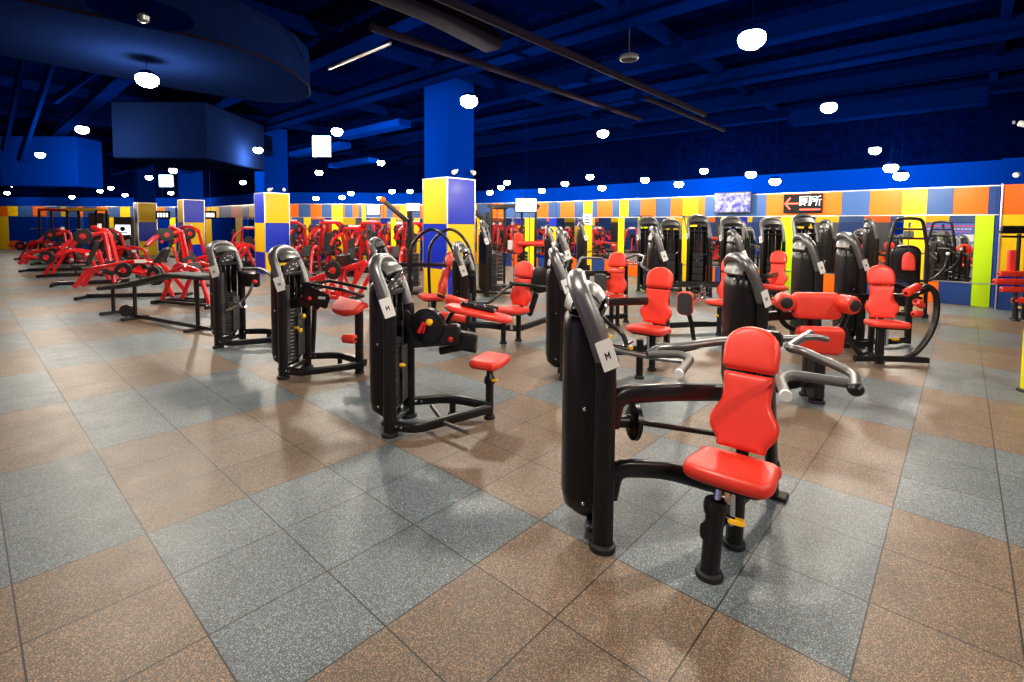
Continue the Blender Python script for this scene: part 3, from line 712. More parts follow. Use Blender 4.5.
# ------------------------------------------------------------------ lamps
def lamp_tree(label, group=None, r=.11, power=LAMP_POWER):
    rt = root('ceiling_lamp', 0, 0, 0, label, 'lamp', group)
    m = MB(); m.lathe([(0, r * .8), (.01, r * .82), (.035, r * .6), (.05, r * .3)], (0, 0, 0), seg=20); m.build('housing', BEAM, rt)
    m = MB(); m.lathe([(-.13, r * .15), (-.125, r * .45), (-.10, r * .82), (-.06, r), (-.02, r * .95), (.005, r * .7), (.02, r * .4)], (0, 0, 0), seg=20); m.build('diffuser', LAMPE, rt)
    m = MB(); m.cyl((0, 0, .03), (0, 0, 1.03), .003, 6); m.build('rod', BEAM, rt)
    ld = bpy.data.lights.new('lamp_light', 'POINT'); ld.shadow_soft_size = .11; ld.energy = power; ld.color = (1.0, .90, .76)
    lo = bpy.data.objects.new('light', ld); C.objects.link(lo); lo.parent = rt; lo.location = (0, 0, -.27)
    return rt
def cap_depth(px):                  # keep lamps in front of the walls
    best = 99
    for a, b in ((KA, KB), (KB, KC), (KC, KD), (KD, KE), (KE, KF)):
        a = Vector((a[0], a[1], 0)); d = Vector((b[0], b[1], 0)) - a; k = (px - 512) / CF; t = (k * a.y - a.x) / (d.x - k * d.y)
        if 0 <= t <= 1: best = min(best, a.y + d.y * t)
    return (best if best < 99 else 10) - 1.3
near_l = [((752, 33), 'brightest ceiling lamp near the top edge right of centre'), ((147, 75), 'bright lamp just under the rounded blue bulkhead'), ((82, 127), 'bright lamp at the left with a beige box behind it'),
          ((469, 97), 'bright ceiling lamp above and left of centre'), ((603, 131), 'ceiling lamp above the middle of the room'), ((829, 104), 'bright ceiling lamp at the upper right'),
          ((337, 129), 'ceiling lamp right above the larger cyan lightbox'), ((258, 148), 'ceiling lamp over the second pillar'), ((469, 149), 'ceiling lamp beside the top of the large pillar'),
          ((875, 148), 'largest of the three clustered lamps over the mirror wall'), ((40, 153), 'largest lamp of the cluster at the left edge'), ((209, 161), 'lamp between the smaller cyan lightbox and the second pillar'),
          ((704, 169), 'largest lamp above the purple screen'), ((381, 161), 'lone lamp left of the large pillar')]
small = [(173, 169), (149, 176), (319, 171), (273, 178), (243, 181), (190, 190), (171, 192), (111, 187), (100, 190), (125, 194), (12, 184), (7, 192), (351, 192), (342, 196), (380, 197), (392, 190), (410, 190), (490, 191), (501, 186), (507, 181),
         (751, 172), (775, 179), (645, 178), (679, 182), (590, 175), (565, 182), (602, 186), (542, 189), (901, 173), (891, 165), (316, 197), (72, 196), (142, 197)]
base = None
def fit_rod(o, top=4.69):
    for ch in o.children:
        if ch.name.startswith('rod'): ch.scale.z = max(.05, (top - o.location.z) / o.scale.z / 1.03)
def put_lamp(px, label, group=None, sc=1.0):
    global base
    cap = cap_depth(px[0]); p = at(px[0], px[1], 3.5)
    if p.y > cap or p.y < 0: p = ray(px[0], px[1], cap)
    if base is None: base = lamp_tree(label, group); o = base
    else:
        o = copy_tree(base); tag(o, label)
        if group: o['group'] = group
    o.location = p; o.scale = (sc, sc, sc); fit_rod(o, 3.70 if px == (147, 75) else 4.69)
    return o
for px, lab in near_l: put_lamp(px, lab, None, 1.0 if px[1] > 100 else 1.15)
base_near = base; base = None; LAMP_SMALL = LAMP_POWER * .2
def put_small(px, label, group):
    global base
    if base is None: base = lamp_tree(label, group, power=LAMP_SMALL)
    o = base if px == small[0] else copy_tree(base)
    cap = cap_depth(px[0]); p = at(px[0], px[1], 3.5)
    if p.y > cap or p.y < 0: p = ray(px[0], px[1], cap)
    o.location = p; o.scale = (1.15,) * 3; fit_rod(o)
for px in small: put_small(px, 'small warm ceiling lamp glowing far back under the dark ceiling', 'small far ceiling lamps')
# lamps of the same grid behind and beside the camera
L0 = V(2.3, 4.93)
for i, j in ((0, -1), (1, -1), (2, -1), (-1, 0), (-1, -1), (0, -2), (1, -2), (-1, 1), (3, -1), (2, -2), (-1, -2), (3, -2)):
    p = L0 + WH * (3.86 * i) + EH * (3.7 * j)
    if (p.x + 3.2) * .714 + (p.y - .2) * .70 < .3 or p.y > 4.6: continue
    if p.y > .3 and abs(p.x / p.y) < 1.15 and 512 and (3.5 - CH) / p.y * CF < 260: continue
    o = copy_tree(base_near); tag(o, 'ceiling lamp of the same grid behind the viewpoint'); o['group'] = 'ceiling lamps behind the viewpoint'; o.location = (p.x, p.y, 3.5); fit_rod(o)
for px, lab in (((629, 60), 'unlit round ceiling fixture left of the brightest lamp'), ((922, 142), 'unlit round fixture right of the upper right lamp')):
    p = at(px[0], px[1], 4.0); rt = root('unlit_fixture', p.x, p.y, 0, lab, 'fixture', z=p.z)
    m = MB(); m.lathe([(0, .12), (.02, .14), (.06, .13), (.10, .05)], p, seg=20); m.build('rim', GUN, rt, world=True)
    m = MB(); m.lathe([(-.01, .04), (.0, .115)], p, seg=20); m.build('lens', DUCT, rt, world=True)
    m = MB(); m.cyl(p + V(0, 0, .09), V(p.x, p.y, HC), .008, 6); m.build('rod', RUB, rt, world=True)
for (x0, y0, x1, y1, Y, lab) in ((313, 136, 331, 157, 11.5, 'larger cyan-white square lightbox hanging under the ceiling'), (160, 175, 173, 187, 17.0, 'smaller cyan-white square lightbox farther left')):
    a = ray(x0, y1, Y); b = ray(x1, y0, Y); c = (a + b) / 2; rt = root('hanging_lightbox', c.x, c.y, 0, lab, 'lightbox', z=a.z)
    m = MB(); m.box(c, (b.x - a.x, .07, b.z - a.z), bev=.008); m.build('case', TRIMM, rt, world=True)
    m = MB(); m.box(c + V(0, -.04, 0), (b.x - a.x - .02, .012, b.z - a.z - .02)); m.build('glowing_face', BOXE, rt, world=True)
    m = MB(); m.cyl(V(c.x, c.y, b.z - .01), V(c.x, c.y, HC), .004, 6); m.build('rod', BEAM, rt, world=True)
# screens, signs
def on_wall(W, x0, y0, x1, y1, off=.05):
    ta, tb = wt(W, x0), wt(W, x1); A = W['p0'] + W['d'] * ta; B_ = W['p0'] + W['d'] * tb; Y = (A.y + B_.y) / 2
    z1 = ray((x0 + x1) / 2, y0, Y).z; z0 = ray((x0 + x1) / 2, y1, Y).z
    c = (A + B_) / 2 + W['n'] * off; c.z = (z0 + z1) / 2
    return c, abs(ta - tb), z1 - z0
c, w_, h_ = on_wall(WA, 715, 192.5, 752, 213, .14)
rt = root('wall_screen', c.x, c.y, 0, 'flat wall screen glowing purple and white above the mirror', 'television', z=c.z)
m = MB(); m.box(c, (w_, .05, h_), rot=WA['R'], bev=.006); m.build('bezel', RUB, rt, world=True)
m = MB(); m.box(c + WA['n'] * .027, (w_ - .05, .006, h_ - .05), rot=WA['R']); m.build('display', TVE, rt, world=True)
m = MB(); m.box(c - WA['n'] * .07, (.2, .10, .2), rot=WA['R']); m.build('wall_bracket', RUB, rt, world=True)
def freescreen(x0, y0, x1, y1, Y, lab, mt=BOXW, tilt=0.0, yaw=0.0, W=None):
    a = ray(x0, y1, Y); b = ray(x1, y0, Y); c = (a + b) / 2; rt = root('wall_screen', c.x, c.y, 0, lab, 'television', z=c.z)
    R = Matrix.Rotation(yaw, 3, 'Z') @ Matrix.Rotation(tilt, 3, 'X'); w_, h_ = b.x - a.x, b.z - a.z
    m = MB(); m.box(c, (w_, .05, h_), rot=R, bev=.006); m.build('bezel', RUB, rt, world=True)
    m = MB(); m.box(c + R @ V(0, -.028, 0), (w_ - .04, .006, h_ - .04), rot=R); m.build('display', mt, rt, world=True)
    m = MB(); m.cyl(c + V(0, .03, h_ * .3), V(c.x, c.y + .03, HC), .008, 8); m.build('mount_pole', BEAM, rt, world=True)
freescreen(515, 198, 537, 212.5, 12.3, 'pale glowing screen hung beside the large pillar, tilted down', tilt=-.15)
freescreen(367, 204.5, 380, 215, 21, 'small pale blue screen on the far wall left of the large pillar', tilt=-.1)
freescreen(406, 203, 420, 211, 20, 'small pale screen just left of the large pillar', tilt=-.1)
# restroom sign
c, w_, h_ = on_wall(WA, 783, 194, 821.5, 213, .06)
rt = root('restroom_sign', c.x, c.y, 0, 'black restroom sign with a red arrow and white characters', 'sign', z=c.z)
m = MB(); m.box(c, (w_, .05, h_), rot=WA['R'], bev=.005); m.build('board', INK, rt, world=True)
# frame of the sign face: x to the viewer's right
xr = -WA['d']; zz = WA['n']; Mx = Matrix((xr, V(0, 0, 1), zz)).transposed().to_4x4(); Mx.translation = c + WA['n'] * .027
def strokes(mb, segs, Mx, sx, sy, ox, oy, w):
    for (x0, y0, x1, y1) in segs:
        A = Vector((ox + x0 * sx, oy + y0 * sy, 0)); B_ = Vector((ox + x1 * sx, oy + y1 * sy, 0)); d = (B_ - A).normalized(); n = Vector((-d.y, d.x, 0)) * w / 2
        q = [A - d * w * .4 - n, B_ + d * w * .4 - n, B_ + d * w * .4 + n, A - d * w * .4 + n]
        mb.add([Mx @ p for p in q] + [Mx @ (p + Vector((0, 0, .004))) for p in q], [(4, 5, 6, 7), (0, 1, 5, 4), (1, 2, 6, 5), (2, 3, 7, 6), (3, 0, 4, 7)])
s_ = h_
m = MB(); strokes(m, [(0, .5, 1.35, .5), (0, .5, .45, .95), (0, .5, .45, .05)], Mx, s_ * .5, s_ * .62, -w_ * .45, -s_ * .31, .035); m.build('arrow', SIGNR, rt, world=True)
CE = [(.0, 1, 1, 1), (.03, 1, .0, .0), (.15, .82, .5, .82), (.15, .82, .15, .2), (.5, .82, .5, .2), (.15, .62, .5, .62), (.15, .42, .5, .42), (.15, .2, .5, .2), (.2, .18, .1, .02), (.42, .18, .52, .02), (.66, .85, .66, .3), (.9, .95, .9, .05), (.9, .05, .8, .08)]
SUO = [(.05, .95, .5, .95), (.08, .95, .08, .25), (.08, .7, .45, .7), (.45, .7, .45, .45), (.08, .45, .45, .45), (.08, .25, .0, .02), (.6, .9, .95, 1), (.6, .9, .6, .3), (.6, .3, .52, .02), (.6, .62, 1, .62), (.85, .62, .85, .0)]
m = MB(); strokes(m, CE, Mx, s_ * .50, s_ * .48, -w_ * .07, -s_ * .12, .011); strokes(m, SUO, Mx, s_ * .50, s_ * .48, w_ * .20, -s_ * .12, .014); m.build('characters', SIGNW, rt, world=True)
m = MB(); strokes(m, [(0, 0, .16, 0), (.2, 0, .38, 0), (.42, 0, .6, 0), (.64, 0, 1, 0)], Mx, w_ * .5, 1, -w_ * .05, -s_ * .32, .035); m.build('red_caption', SIGNR, rt, world=True)
# poster kiosk at the far left
P = ray(126, 252, 25.5); P.z = 0; rt = root('poster_kiosk', P.x, P.y, 0, 'dark kiosk showing a white picture beside the farthest pillar', 'kiosk')
m = MB(); m.box((0, 0, .95), (.95, .3, 1.9), bev=.02); m.build('cabinet', GRYD, rt)
m = MB(); m.box((0, -.155, 1.25), (.75, .02, .5)); m.build('screen', BOXW, rt); m = MB(); m.box((0, -.155, .62), (.7, .02, .3)); m.build('lower_screen', WHT, rt)
m = MB(); m.ball((0, -.17, 1.3), .14, (1, .1, .9), 10, 6); m.box((-.02, -.168, 1.12), (.5, .01, .05)); m.build('picture', INK, rt)
# dark locker next to it
P = ray(100, 252, 26.0); P.z = 0; rt = root('dark_cabinet', P.x, P.y, 0, 'tall dark brown cabinet left of the poster kiosk', 'cabinet')
m = MB(); m.box((0, 0, 1.05), (.8, .4, 2.1), bev=.02); m.build('body', RUB, rt); m = MB(); m.box((0, -.21, 1.05), (.7, .02, 1.95), bev=.005); m.build('door', GRYD, rt)
# wall posters high on the far-left corner
w = None
for i, (x0, y0, x1, y1, Y, lab) in enumerate(((156, 211, 170, 219, 24.5, 'small lit notice board left of the third pillar'), (205, 211, 216, 219, 24.0, 'small lit notice board right of the third pillar'))):
    a = ray(x0, y1, Y); b = ray(x1, y0, Y); c = (a + b) / 2; rt = root('notice_board', c.x, c.y, 0, lab, 'sign', z=c.z)
    m = MB(); m.box(c, (b.x - a.x, .05, b.z - a.z), bev=.004); m.build('board', INK, rt, world=True)
    m = MB()
    for k in range(4): m.box(c + V((k - 1.5) * (b.x - a.x) * .2, -.03, 0), ((b.x - a.x) * .13, .01, (b.z - a.z) * .5))
    m.build('characters', SIGNW, rt, world=True)
    m = MB(); m.cyl(V(c.x, c.y, b.z - .01), V(c.x, c.y, HC), .01, 6); m.build('rod', RUB, rt, world=True)
# big blue poster on the near right wall, seen only in the mirror

for px, py, h, l_, lab in ((318, 150, 3.75, 3, 'cable tray with vivid blue uplight painted on, over the second pillar'), (215, 165, 3.7, 7, 'cable tray with vivid blue uplight painted on, above the third pillar'), (372, 130, 3.85, 2.6, 'cable tray with vivid blue uplight painted on, left of the large pillar top'), (352, 163, 3.7, 2.6, 'low tray with vivid blue uplight painted on, between the second and the large pillar')):  # blue uplight on the ceiling is put into the vivid colour of these trays
    o = at(px, py, h); m = MB(); m.box(o, (l_, .35, .16), rot=math.atan2(WH.y, WH.x), bev=.02)
    tag(m.build('cable_tray', WBLUE, None), lab, 'tray')
# ================================================================== selectorised machines
def beam(rt, pts, r=.03, ry=.045, name='frame_beam', mt=None, world=True, fr=.12, feet=(), **k):
    m = MB(); m.tube(fillet(pts, fr), r, ry, up=k.pop('up', (0, 0, 1)), seg=12, sq=.6); return m.build(name, mt or BLK, rt, world=world)
def machine(name, x, y, deg, label, group=None, cat='exercise machine'):
    return root(name, x, y, math.radians(deg), label, cat, group)
def tw(rt, ox=0, oy=0, deg=0, **k):
    """tower at a local offset; origin is midway between the posts"""
    return tower(rt, T=(Matrix.Translation((ox, oy, 0)) @ Matrix.Rotation(math.radians(deg), 4, 'Z')) if (ox or oy or deg) else None, **k)
def bolts(rt, pts, world=True, r=.011):
    for p in pts: m = MB(); m.ball(p, r, seg=8, rings=5); m.build('bolt', CHR, rt, world=world)
def roller(rt, a, b, r=.055, name='roller_pad', mt=None, world=True):
    m = MB(); m.rcyl(a, b, r, .018, 18); m.build(name, mt or REDV, rt, world=world)
    a = Vector(a); b = Vector(b); d = (b - a).normalized(); m = MB(); m.cyl(a - d * .02, b + d * .02, r * .3, 10); m.build('roller_axle', BLK, rt, world=world)
def wpad(rt, name, c, fwd, w, h, t, lean=0.0, rr=.04, mt=None, world=True):
    """rectangular soft pad centred at c, face normal fwd"""
    Mx = frame(Vector(c), fwd, lean); Mx = Mx @ Matrix.Translation((0, 0, -t / 2)); m = MB(); m.pad(rrect(w, h, min(rr, w * .45, h * .45)), t, Mx); return m.build(name, mt or REDV, rt, world=world)

# --- shoulder press, front right
th1 = -8; a1 = V(math.cos(math.radians(th1)), math.sin(math.radians(th1))); b1 = V(-a1.y, a1.x)
c1 = V(.47, 2.45) + b1 * .2
s1 = machine('shoulder_press', c1.x, c1.y, th1, 'seated shoulder press machine with red pads and grey press arms, nearest the camera')
tw(s1, num='M2')
fw = V(-.62, -.785).normalized(); rr_ = V(.785, -.62).normalized()
so = V(1.155, 2.47)
seat_unit(s1, so - fw * .04, fw, seat_z=.40, w=.405, d=.34, lean=.35, bh=.385, hh=.24, bw=.315)
RP = V(1.60, 2.96)
m = MB(); m.tube([RP, RP + V(-.12, -.15, .62), RP + V(-.17, -.2, .98)], .03, .055, up=fw, seg=12, sq=.5); m.build('rear_post', BLK, s1, world=True)
m = MB(); m.box(RP + V(0, 0, .012), (.16, .10, .024), rot=math.atan2(rr_.y, rr_.x), bev=.006); m.build('rear_foot', RUB, s1, world=True)
beam(s1, [V(.50, 2.47, .62), V(.53, 2.48, .78), V(.80, 2.58, .765), V(1.44, 2.84, .68)], .03, .048)
beam(s1, [V(.50, 2.47, .25), V(.53, 2.48, .405), V(.80, 2.52, .38), V(1.25, 2.66, .19)], .03, .048)
beam(s1, [V(.92, 2.27, .20), V(1.2, 2.56, .20), V(1.59, 2.93, .20)], .03, .042, fr=.02, name='spine_beam')
m = MB(); m.tube([V(.935, 2.255, .015), V(.975, 2.30, .31)], .043, seg=18); m.build('front_leg', BLK, s1, world=True)
foot(s1, V(.935, 2.255), .062)
m = MB(); m.tube([V(1.15, 2.48, .015), V(1.15, 2.46, .38)], .042, seg=18); m.build('middle_leg', BLK, s1, world=True); foot(s1, V(1.15, 2.48), .056)
m = MB(); m.box(V(.985, 2.30, .315), (.09, .09, .05), rot=.8, bev=.02); m.lathe([(0, .055), (.03, .058), (.06, .05)], V(.975, 2.3, .28), seg=14); m.build('slide_collar', BLK, s1, world=True)
m = MB(); m.tube([V(.985, 2.31, .33), V(1.0, 2.33, .40)], .018, seg=8); m.tube([V(1.02, 2.28, .33), V(1.03, 2.31, .41)], .012, seg=8); m.build('seat_link', CHR, s1, world=True)
m = MB(); m.T = Matrix.Translation((1.045, 2.235, .275)) @ Matrix.Rotation(-.5, 4, 'Z') @ Matrix.Rotation(.35, 4, 'X'); m.box((0, 0, 0), (.075, .045, .022), bev=.01); m.build('adjustment_lever', YEL, s1, world=True)
m = MB(); m.tube([V(.99, 2.27, .29), V(1.04, 2.24, .28)], .009, seg=8); m.build('lever_stem', CHR, s1, world=True)
# pulley wheel and push rod
d_ = V(.72, .15, -.14).normalized()
m = MB(); m.lathe([(-.02, .085), (-.012, .098), (.012, .098), (.02, .085), (.022, .04)], V(.66, 2.62, .59), (.93, .1, -.1), 26); pw = m.build('cam_wheel', BLK, s1, world=True)
m = MB(); m.cyl(V(.54, 2.6, .60), V(.66, 2.62, .59), .035, 12); m.build('wheel_hub', BLK, s1, world=True)
m = MB(); m.cyl(V(.66, 2.62, .59), V(1.36, 2.78, .43), .016, 12); m.build('push_rod', BLK, s1, world=True)
# press arms
pv = V(1.50, 2.88, .98)
m = MB(); m.box(pv, (.14, .09, .10), rot=math.atan2(rr_.y, rr_.x), bev=.02); m.build('arm_pivot', BLK, s1, world=True)
m = MB(); m.tube(fillet([pv + V(0.02, 0, .0), V(1.86, 3.02, .965), V(1.93, 3.02, .95)], .05), .019, seg=12); m.build('pivot_bar', GUN, s1, world=True)
m = MB(); m.tube(fillet([V(1.89, 3.13, .965), V(1.53, 2.74, .965), V(1.60, 2.70, .955), V(1.70, 2.44, .91), V(1.60, 2.28, .885)], .055), .0235, seg=14); m.build('press_arm', GUN, s1, world=True)
m = MB(); m.ball(V(1.605, 2.29, .88), .036, (1, 1, .9)); m.build('end_cap', BLK, s1, world=True)
m = MB(); m.tube(fillet([V(1.60, 2.34, .895), V(1.38, 2.44, .905), V(1.29, 2.36, .90), V(1.195, 2.14, .905)], .07), .024, seg=14); h_ = m.build('hand_grip', GRIP, s1, world=True)
m = MB(); m.lathe([(0, .024), (.012, .026), (.03, .025)], V(1.195, 2.14, .905), (V(1.195, 2.14, 0) - V(1.24, 2.25, 0)), 14); m.build('grip_cap', WHT, h_, world=True)
m = MB(); m.tube(fillet([pv, V(1.30, 2.90, .97), V(.95, 2.88, .93), V(.86, 2.92, .91), V(.80, 2.88, .885)], .07), .0235, seg=14); m.build('press_arm', GUN, s1, world=True)
m = MB(); m.tube(fillet([V(.80, 2.88, .885), V(.97, 2.84, .90), V(1.0, 2.74, .90), V(.855, 2.50, .89)], .06), .022, seg=14); h_ = m.build('hand_grip', GRIP, s1, world=True)
m = MB(); m.lathe([(0, .022), (.012, .024), (.03, .023)], V(.855, 2.50, .89), (V(.855, 2.50, 0) - V(.93, 2.62, 0)), 14); m.build('grip_cap', WHT, h_, world=True)

# --- low frame loop used by the next machines (local frame of the tower)
def loop_frame(rt, L=.72, w=.30, z=.085, oy=.0, post=True, px=None):
    m = MB(); m.tube(fillet([V(.02, -.2, z), V(.22, -.24, z), V(L, oy - .02, z + .02)], .12), .028, .038, seg=12, sq=.6); m.build('frame_beam', BLK, rt)
    m = MB(); m.tube(fillet([V(.02, .2, z + .05), V(.35, .30, z + .06), V(L, oy + .02, z + .03)], .12), .028, .038, seg=12, sq=.6); m.build('frame_beam', BLK, rt)
    m = MB(); m.cyl((.36, .29, .012), (.36, .29, z + .04), .028, 12); m.build('support_leg', BLK, rt); foot(rt, (.36, .29), .04, world=False)
    bolts(rt, [V(.07, -.245, z + .01), V(.11, -.255, z + .01), V(.07, .17, z + .06), V(.12, .18, z + .06)], world=False)

# --- rotary machine with round stool, centre
s2 = machine('abdominal_machine', -.90, 3.98, -9, 'tall black weight machine with a small red stool, centre of the photo')
tw(s2, num='14')
def L2(p): return MW[s2.name].inverted() @ Vector(p)
loop_frame(s2, L=.70, oy=.24)
sp = L2(V(-.18, 4.15)); 
m = MB(); m.cyl((sp.x, sp.y, .012), (sp.x, sp.y, .34), .034, 16); m.build('stool_post', BLK, s2); foot(s2, (sp.x, sp.y), .046, world=False)
m = MB(); m.lathe([(0, .045), (.02, .05), (.05, .045), (.07, .03), (.15, .022)], (sp.x, sp.y, .30), seg=14); m.build('post_collar', BLK, s2)
m = MB(); m.T = Matrix.Translation((sp.x + .05, sp.y - .03, .335)); m.box((0, 0, 0), (.06, .04, .025), rot=.3, bev=.01); m.build('adjustment_lever', YEL, s2)
m = MB(); m.pad(seat_outline(.36, .26), .075, flat(V(sp.x + .12, sp.y, .44), (-1, .25, 0), 0.03)); m.build('stool_seat', REDV, s2)
m = MB(); m.tube(fillet([V(.24, .08, .15), V(.40, -.1, .09), V(.62, -.24, .09)], .04), .017, seg=10); m.build('foot_bar', GUN, s2)
# cantilever arm with round cam, knee pad and counterweight box
m = MB(); m.box((.28, .05, .74), (.42, .12, .16), rot=Matrix.Rotation(-.12, 3, 'Y'), bev=.02); m.build('cantilever_arm', BLK, s2)
m = MB(); m.lathe([(-.04, .12), (-.03, .14), (.03, .14), (.04, .12), (.045, .05)], (.24, .0, .83), (0.15, 1, 0), 28); cw = m.build('cam_disc', BLK, s2)
m = MB(); m.box((.235, -.055, .835), (.012, .012, .12), rot=Matrix.Rotation(.3, 3, 'Y')); m.box((.20, -.05, .82), (.03, .012, .10), rot=Matrix.Rotation(.5, 3, 'Y'), bev=.004); m.build('red_scale', REDP, cw)
m = MB(); m.lathe([(0, .012), (.01, .026), (.035, .026), (.045, .012)], (.275, -.05, .87), (0, -1, 0), 14); m.build('adjustment_knob', YEL, s2)
m = MB(); m.box((.50, .12, .70), (.22, .10, .13), rot=Matrix.Rotation(.12, 3, 'Y'), bev=.015); m.build('counterweight_box', BLK, s2)
m = MB(); m.tube([V(.30, .12, .60), V(.48, .14, .64), V(.60, .15, .62)], .035, seg=12); m.build('handle_roll', RUB, s2)
m = MB(); m.ball(V(.43, -.02, .73), .022); m.build('red_knob', REDP, s2)
m = MB(); m.tube(fillet([V(.36, .12, .84), V(.42, .12, .95), V(.55, .12, .96), V(.75, .14, .88)], .08), .02, seg=10); m.build('upper_arm_bar', BLK, s2)
kp = [(-.24, -.09), (.18, -.09), (.26, -.05), (.27, .02), (.22, .08), (-.02, .10), (-.24, .08)]
Mk = flat(V(.63, .10, .90), (0, 1, 0), 0) @ Matrix.Rotation(.18, 4, 'Y'); m = MB(); m.pad(densify([(p.x, p.y) for p in smooth_path([(x, y, 0) for x, y in kp], 3, closed=True)]), .05, Mk); m.build('thigh_pad', REDV, s2)
m = MB(); m.box(Mk @ V(-.02, 0, .07), (.30, .07, .045), rot=Mk.to_3x3(), bev=.02); m.tube([Mk @ V(-.12, .03, .09), Mk @ V(.14, .03, .09)], .012, seg=8); m.build('pad_clamp', BLK, s2)
bolts(s2, [Mk @ V(-.12 + .08 * k, -.03, .095) for k in range(4)], world=False, r=.012)

# --- arm curl machine
s3 = machine('arm_curl_machine', -2.36, 5.40, -13, 'arm curl machine with a slanted red elbow pad, second tower from the left')
tw(s3, num='12')
loop_frame(s3, L=.74, oy=.16)
q = V(.68, .16)
m = MB(); m.tube([V(q.x, q.y, .02), V(q.x, q.y, .80)], .03, .045, seg=12, sq=.6); m.build('pad_post', BLK, s3); foot(s3, (q.x, q.y), .05, world=False)
m = MB(); m.box((.18, -.05, .80), (.36, .10, .10), rot=Matrix.Rotation(-.1, 3, 'Y'), bev=.02); m.build('cantilever_arm', BLK, s3)
el = [(-.25, 0), (.25, 0), (.27, .04), (.24, .16), (.10, .22), (-.12, .22), (-.26, .15), (-.27, .05)]
Me = flat(V(.62, .20, .76), (-.5, -.85, 0), -.55); m = MB(); m.pad(densify([(p.x, p.y) for p in smooth_path([(x, y, 0) for x, y in el], 3, closed=True)]), .07, Me); m.build('elbow_pad', REDV, s3)
m = MB(); m.tube(fillet([V(.10, .0, .98), V(.22, -.1, 1.0), V(.60, .0, .93), V(.78, .1, .86)], .05), .018, seg=10); m.tube(fillet([V(.16, .1, .97), V(.30, .2, 1.0), V(.72, .26, .92)], .05), .018, seg=10); m.build('curl_arm', BLK, s3)
m = MB(); m.box((.34, -.10, .86), (.30, .05, .16), rot=Matrix.Rotation(.35, 3, 'Y'), bev=.02); m.box((.30, -.08, .80), (.16, .05, .10), rot=Matrix.Rotation(.8, 3, 'Y'), bev=.02); m.build('lever_plate', BLK, s3)
m = MB(); m.ball(V(.28, -.14, .85), .024); m.build('red_knob', REDP, s3)
m = MB(); m.box(V(.42, -.13, .86), (.08, .006, .025)); m.build('side_label', WHT, s3)
wpad(s3, 'seat', V(-.02, .40, .93), (0, 0, 1), .34, .28, .07)
m = MB(); m.tube([V(-.02, .40, .9), V(-.02, .36, .4), V(0, .3, .14)], .028, seg=10); m.build('seat_post', BLK, s3)
knob(s3, V(.03, .06, .62), V(1, -.2, 0), world=False); knob(s3, V(.05, -.02, .48), V(1, -.4, 0), world=False)
roller(s3, V(.60, -.02, .42), V(.74, -.02, .42), .05, world=False); m = MB(); m.cyl(V(.68, .16, .42), V(.68, -.02, .42), .016, 8); m.build('roller_arm', BLK, s3)

# --- pedal machine, leftmost tower
s4 = machine('rotary_machine', -3.78, 6.66, -16, 'leftmost of the rounded weight towers, with small bent metal handles')
tw(s4, num='11')
loop_frame(s4, L=.80, oy=.14)
m = MB(); m.tube([V(.78, .14, .02), V(.78, .14, .82)], .03, .04, seg=12, sq=.6); m.build('rear_post', BLK, s4); foot(s4, (.78, .14), .05, world=False)
m = MB(); m.tube(fillet([V(.02, .2, 1.0), V(.35, .2, 1.02), V(.78, .14, .82)], .1), .024, seg=10); m.build('upper_bar', GUN, s4)
m = MB(); m.box((.24, .10, .88), (.30, .08, .20), bev=.02); m.build('gear_housing', BLK, s4)
m = MB(); m.tube(fillet([V(.36, .05, .88), V(.34, -.02, .70), V(.24, -.08, .58), V(.30, -.14, .55)], .06), .018, seg=10); m.build('crank_arm', GUN, s4)
m = MB(); m.tube(fillet([V(.02, -.05, .56), V(.16, -.1, .58), V(.36, -.14, .54), V(.44, -.18, .56)], .03), .016, seg=10); m.tube([V(.12, -.18, .50), V(.22, -.12, .56)], .018, seg=8); m.build('hand_grip', CHR, s4)
wpad(s4, 'elbow_pad', V(.46, .02, .84), (0, 0, 1), .22, .12, .07); knob(s4, V(.02, -.04, .50), V(1, -.4, 0), world=False)
m = MB(); m.ball(V(.40, .02, .86), .03); m.build('red_knob', REDP, s4)

# --- leg extension behind
s5 = machine('leg_extension', -.62, 7.10, -12, 'leg extension machine with round black cam and red rollers, beyond the stool machine')
tw(s5, num='M')
W5 = MW[s5.name].inverted()
fw5 = V(-.60, -.80).normalized(); so5 = V(.12, 6.98)
seat_unit(s5, so5, fw5, seat_z=.42, w=.40, d=.42, lean=.20, bh=.38, hh=.24, bw=.34)
for p, h in ((V(-.11, 6.84), .42), (V(.10, 7.0), .42)):
    m = MB(); m.cyl(p + V(0, 0, .012), p + V(0, 0, h), .036, 14); m.build('leg', BLK, s5, world=True); foot(s5, p, .05)
beam(s5, [V(-.62, 6.9, .24), V(-.4, 6.85, .26), V(.1, 7.0, .17), V(.62, 7.72, .20)], .03, .045)
m = MB(); m.tube(fillet([V(.62, 7.72, .015), V(.60, 7.70, .82), V(.35, 7.5, .84)], .12), .032, .045, seg=12, sq=.6); m.build('rear_post', BLK, s5, world=True); foot(s5, V(.62, 7.72), .055)
m = MB(); m.lathe([(-.03, .16), (-.02, .19), (.02, .19), (.03, .16), (.035, .06)], V(.40, 7.1, .86), (.4, -1, 0), 28); m.build('cam_disc', BLK, s5, world=True)
m = MB(); m.tube(fillet([V(-.02, 6.62, .86), V(.30, 6.9, .80), V(.66, 7.0, .74)], .1), .022, .03, seg=10); m.build('side_arm', BLK, s5, world=True)
m = MB(); m.box(V(.30, 7.0, .52), (.08, .06, .34), rot=Matrix.Rotation(.3, 3, 'Y'), bev=.02); m.build('cam_bracket', BLK, s5, world=True)
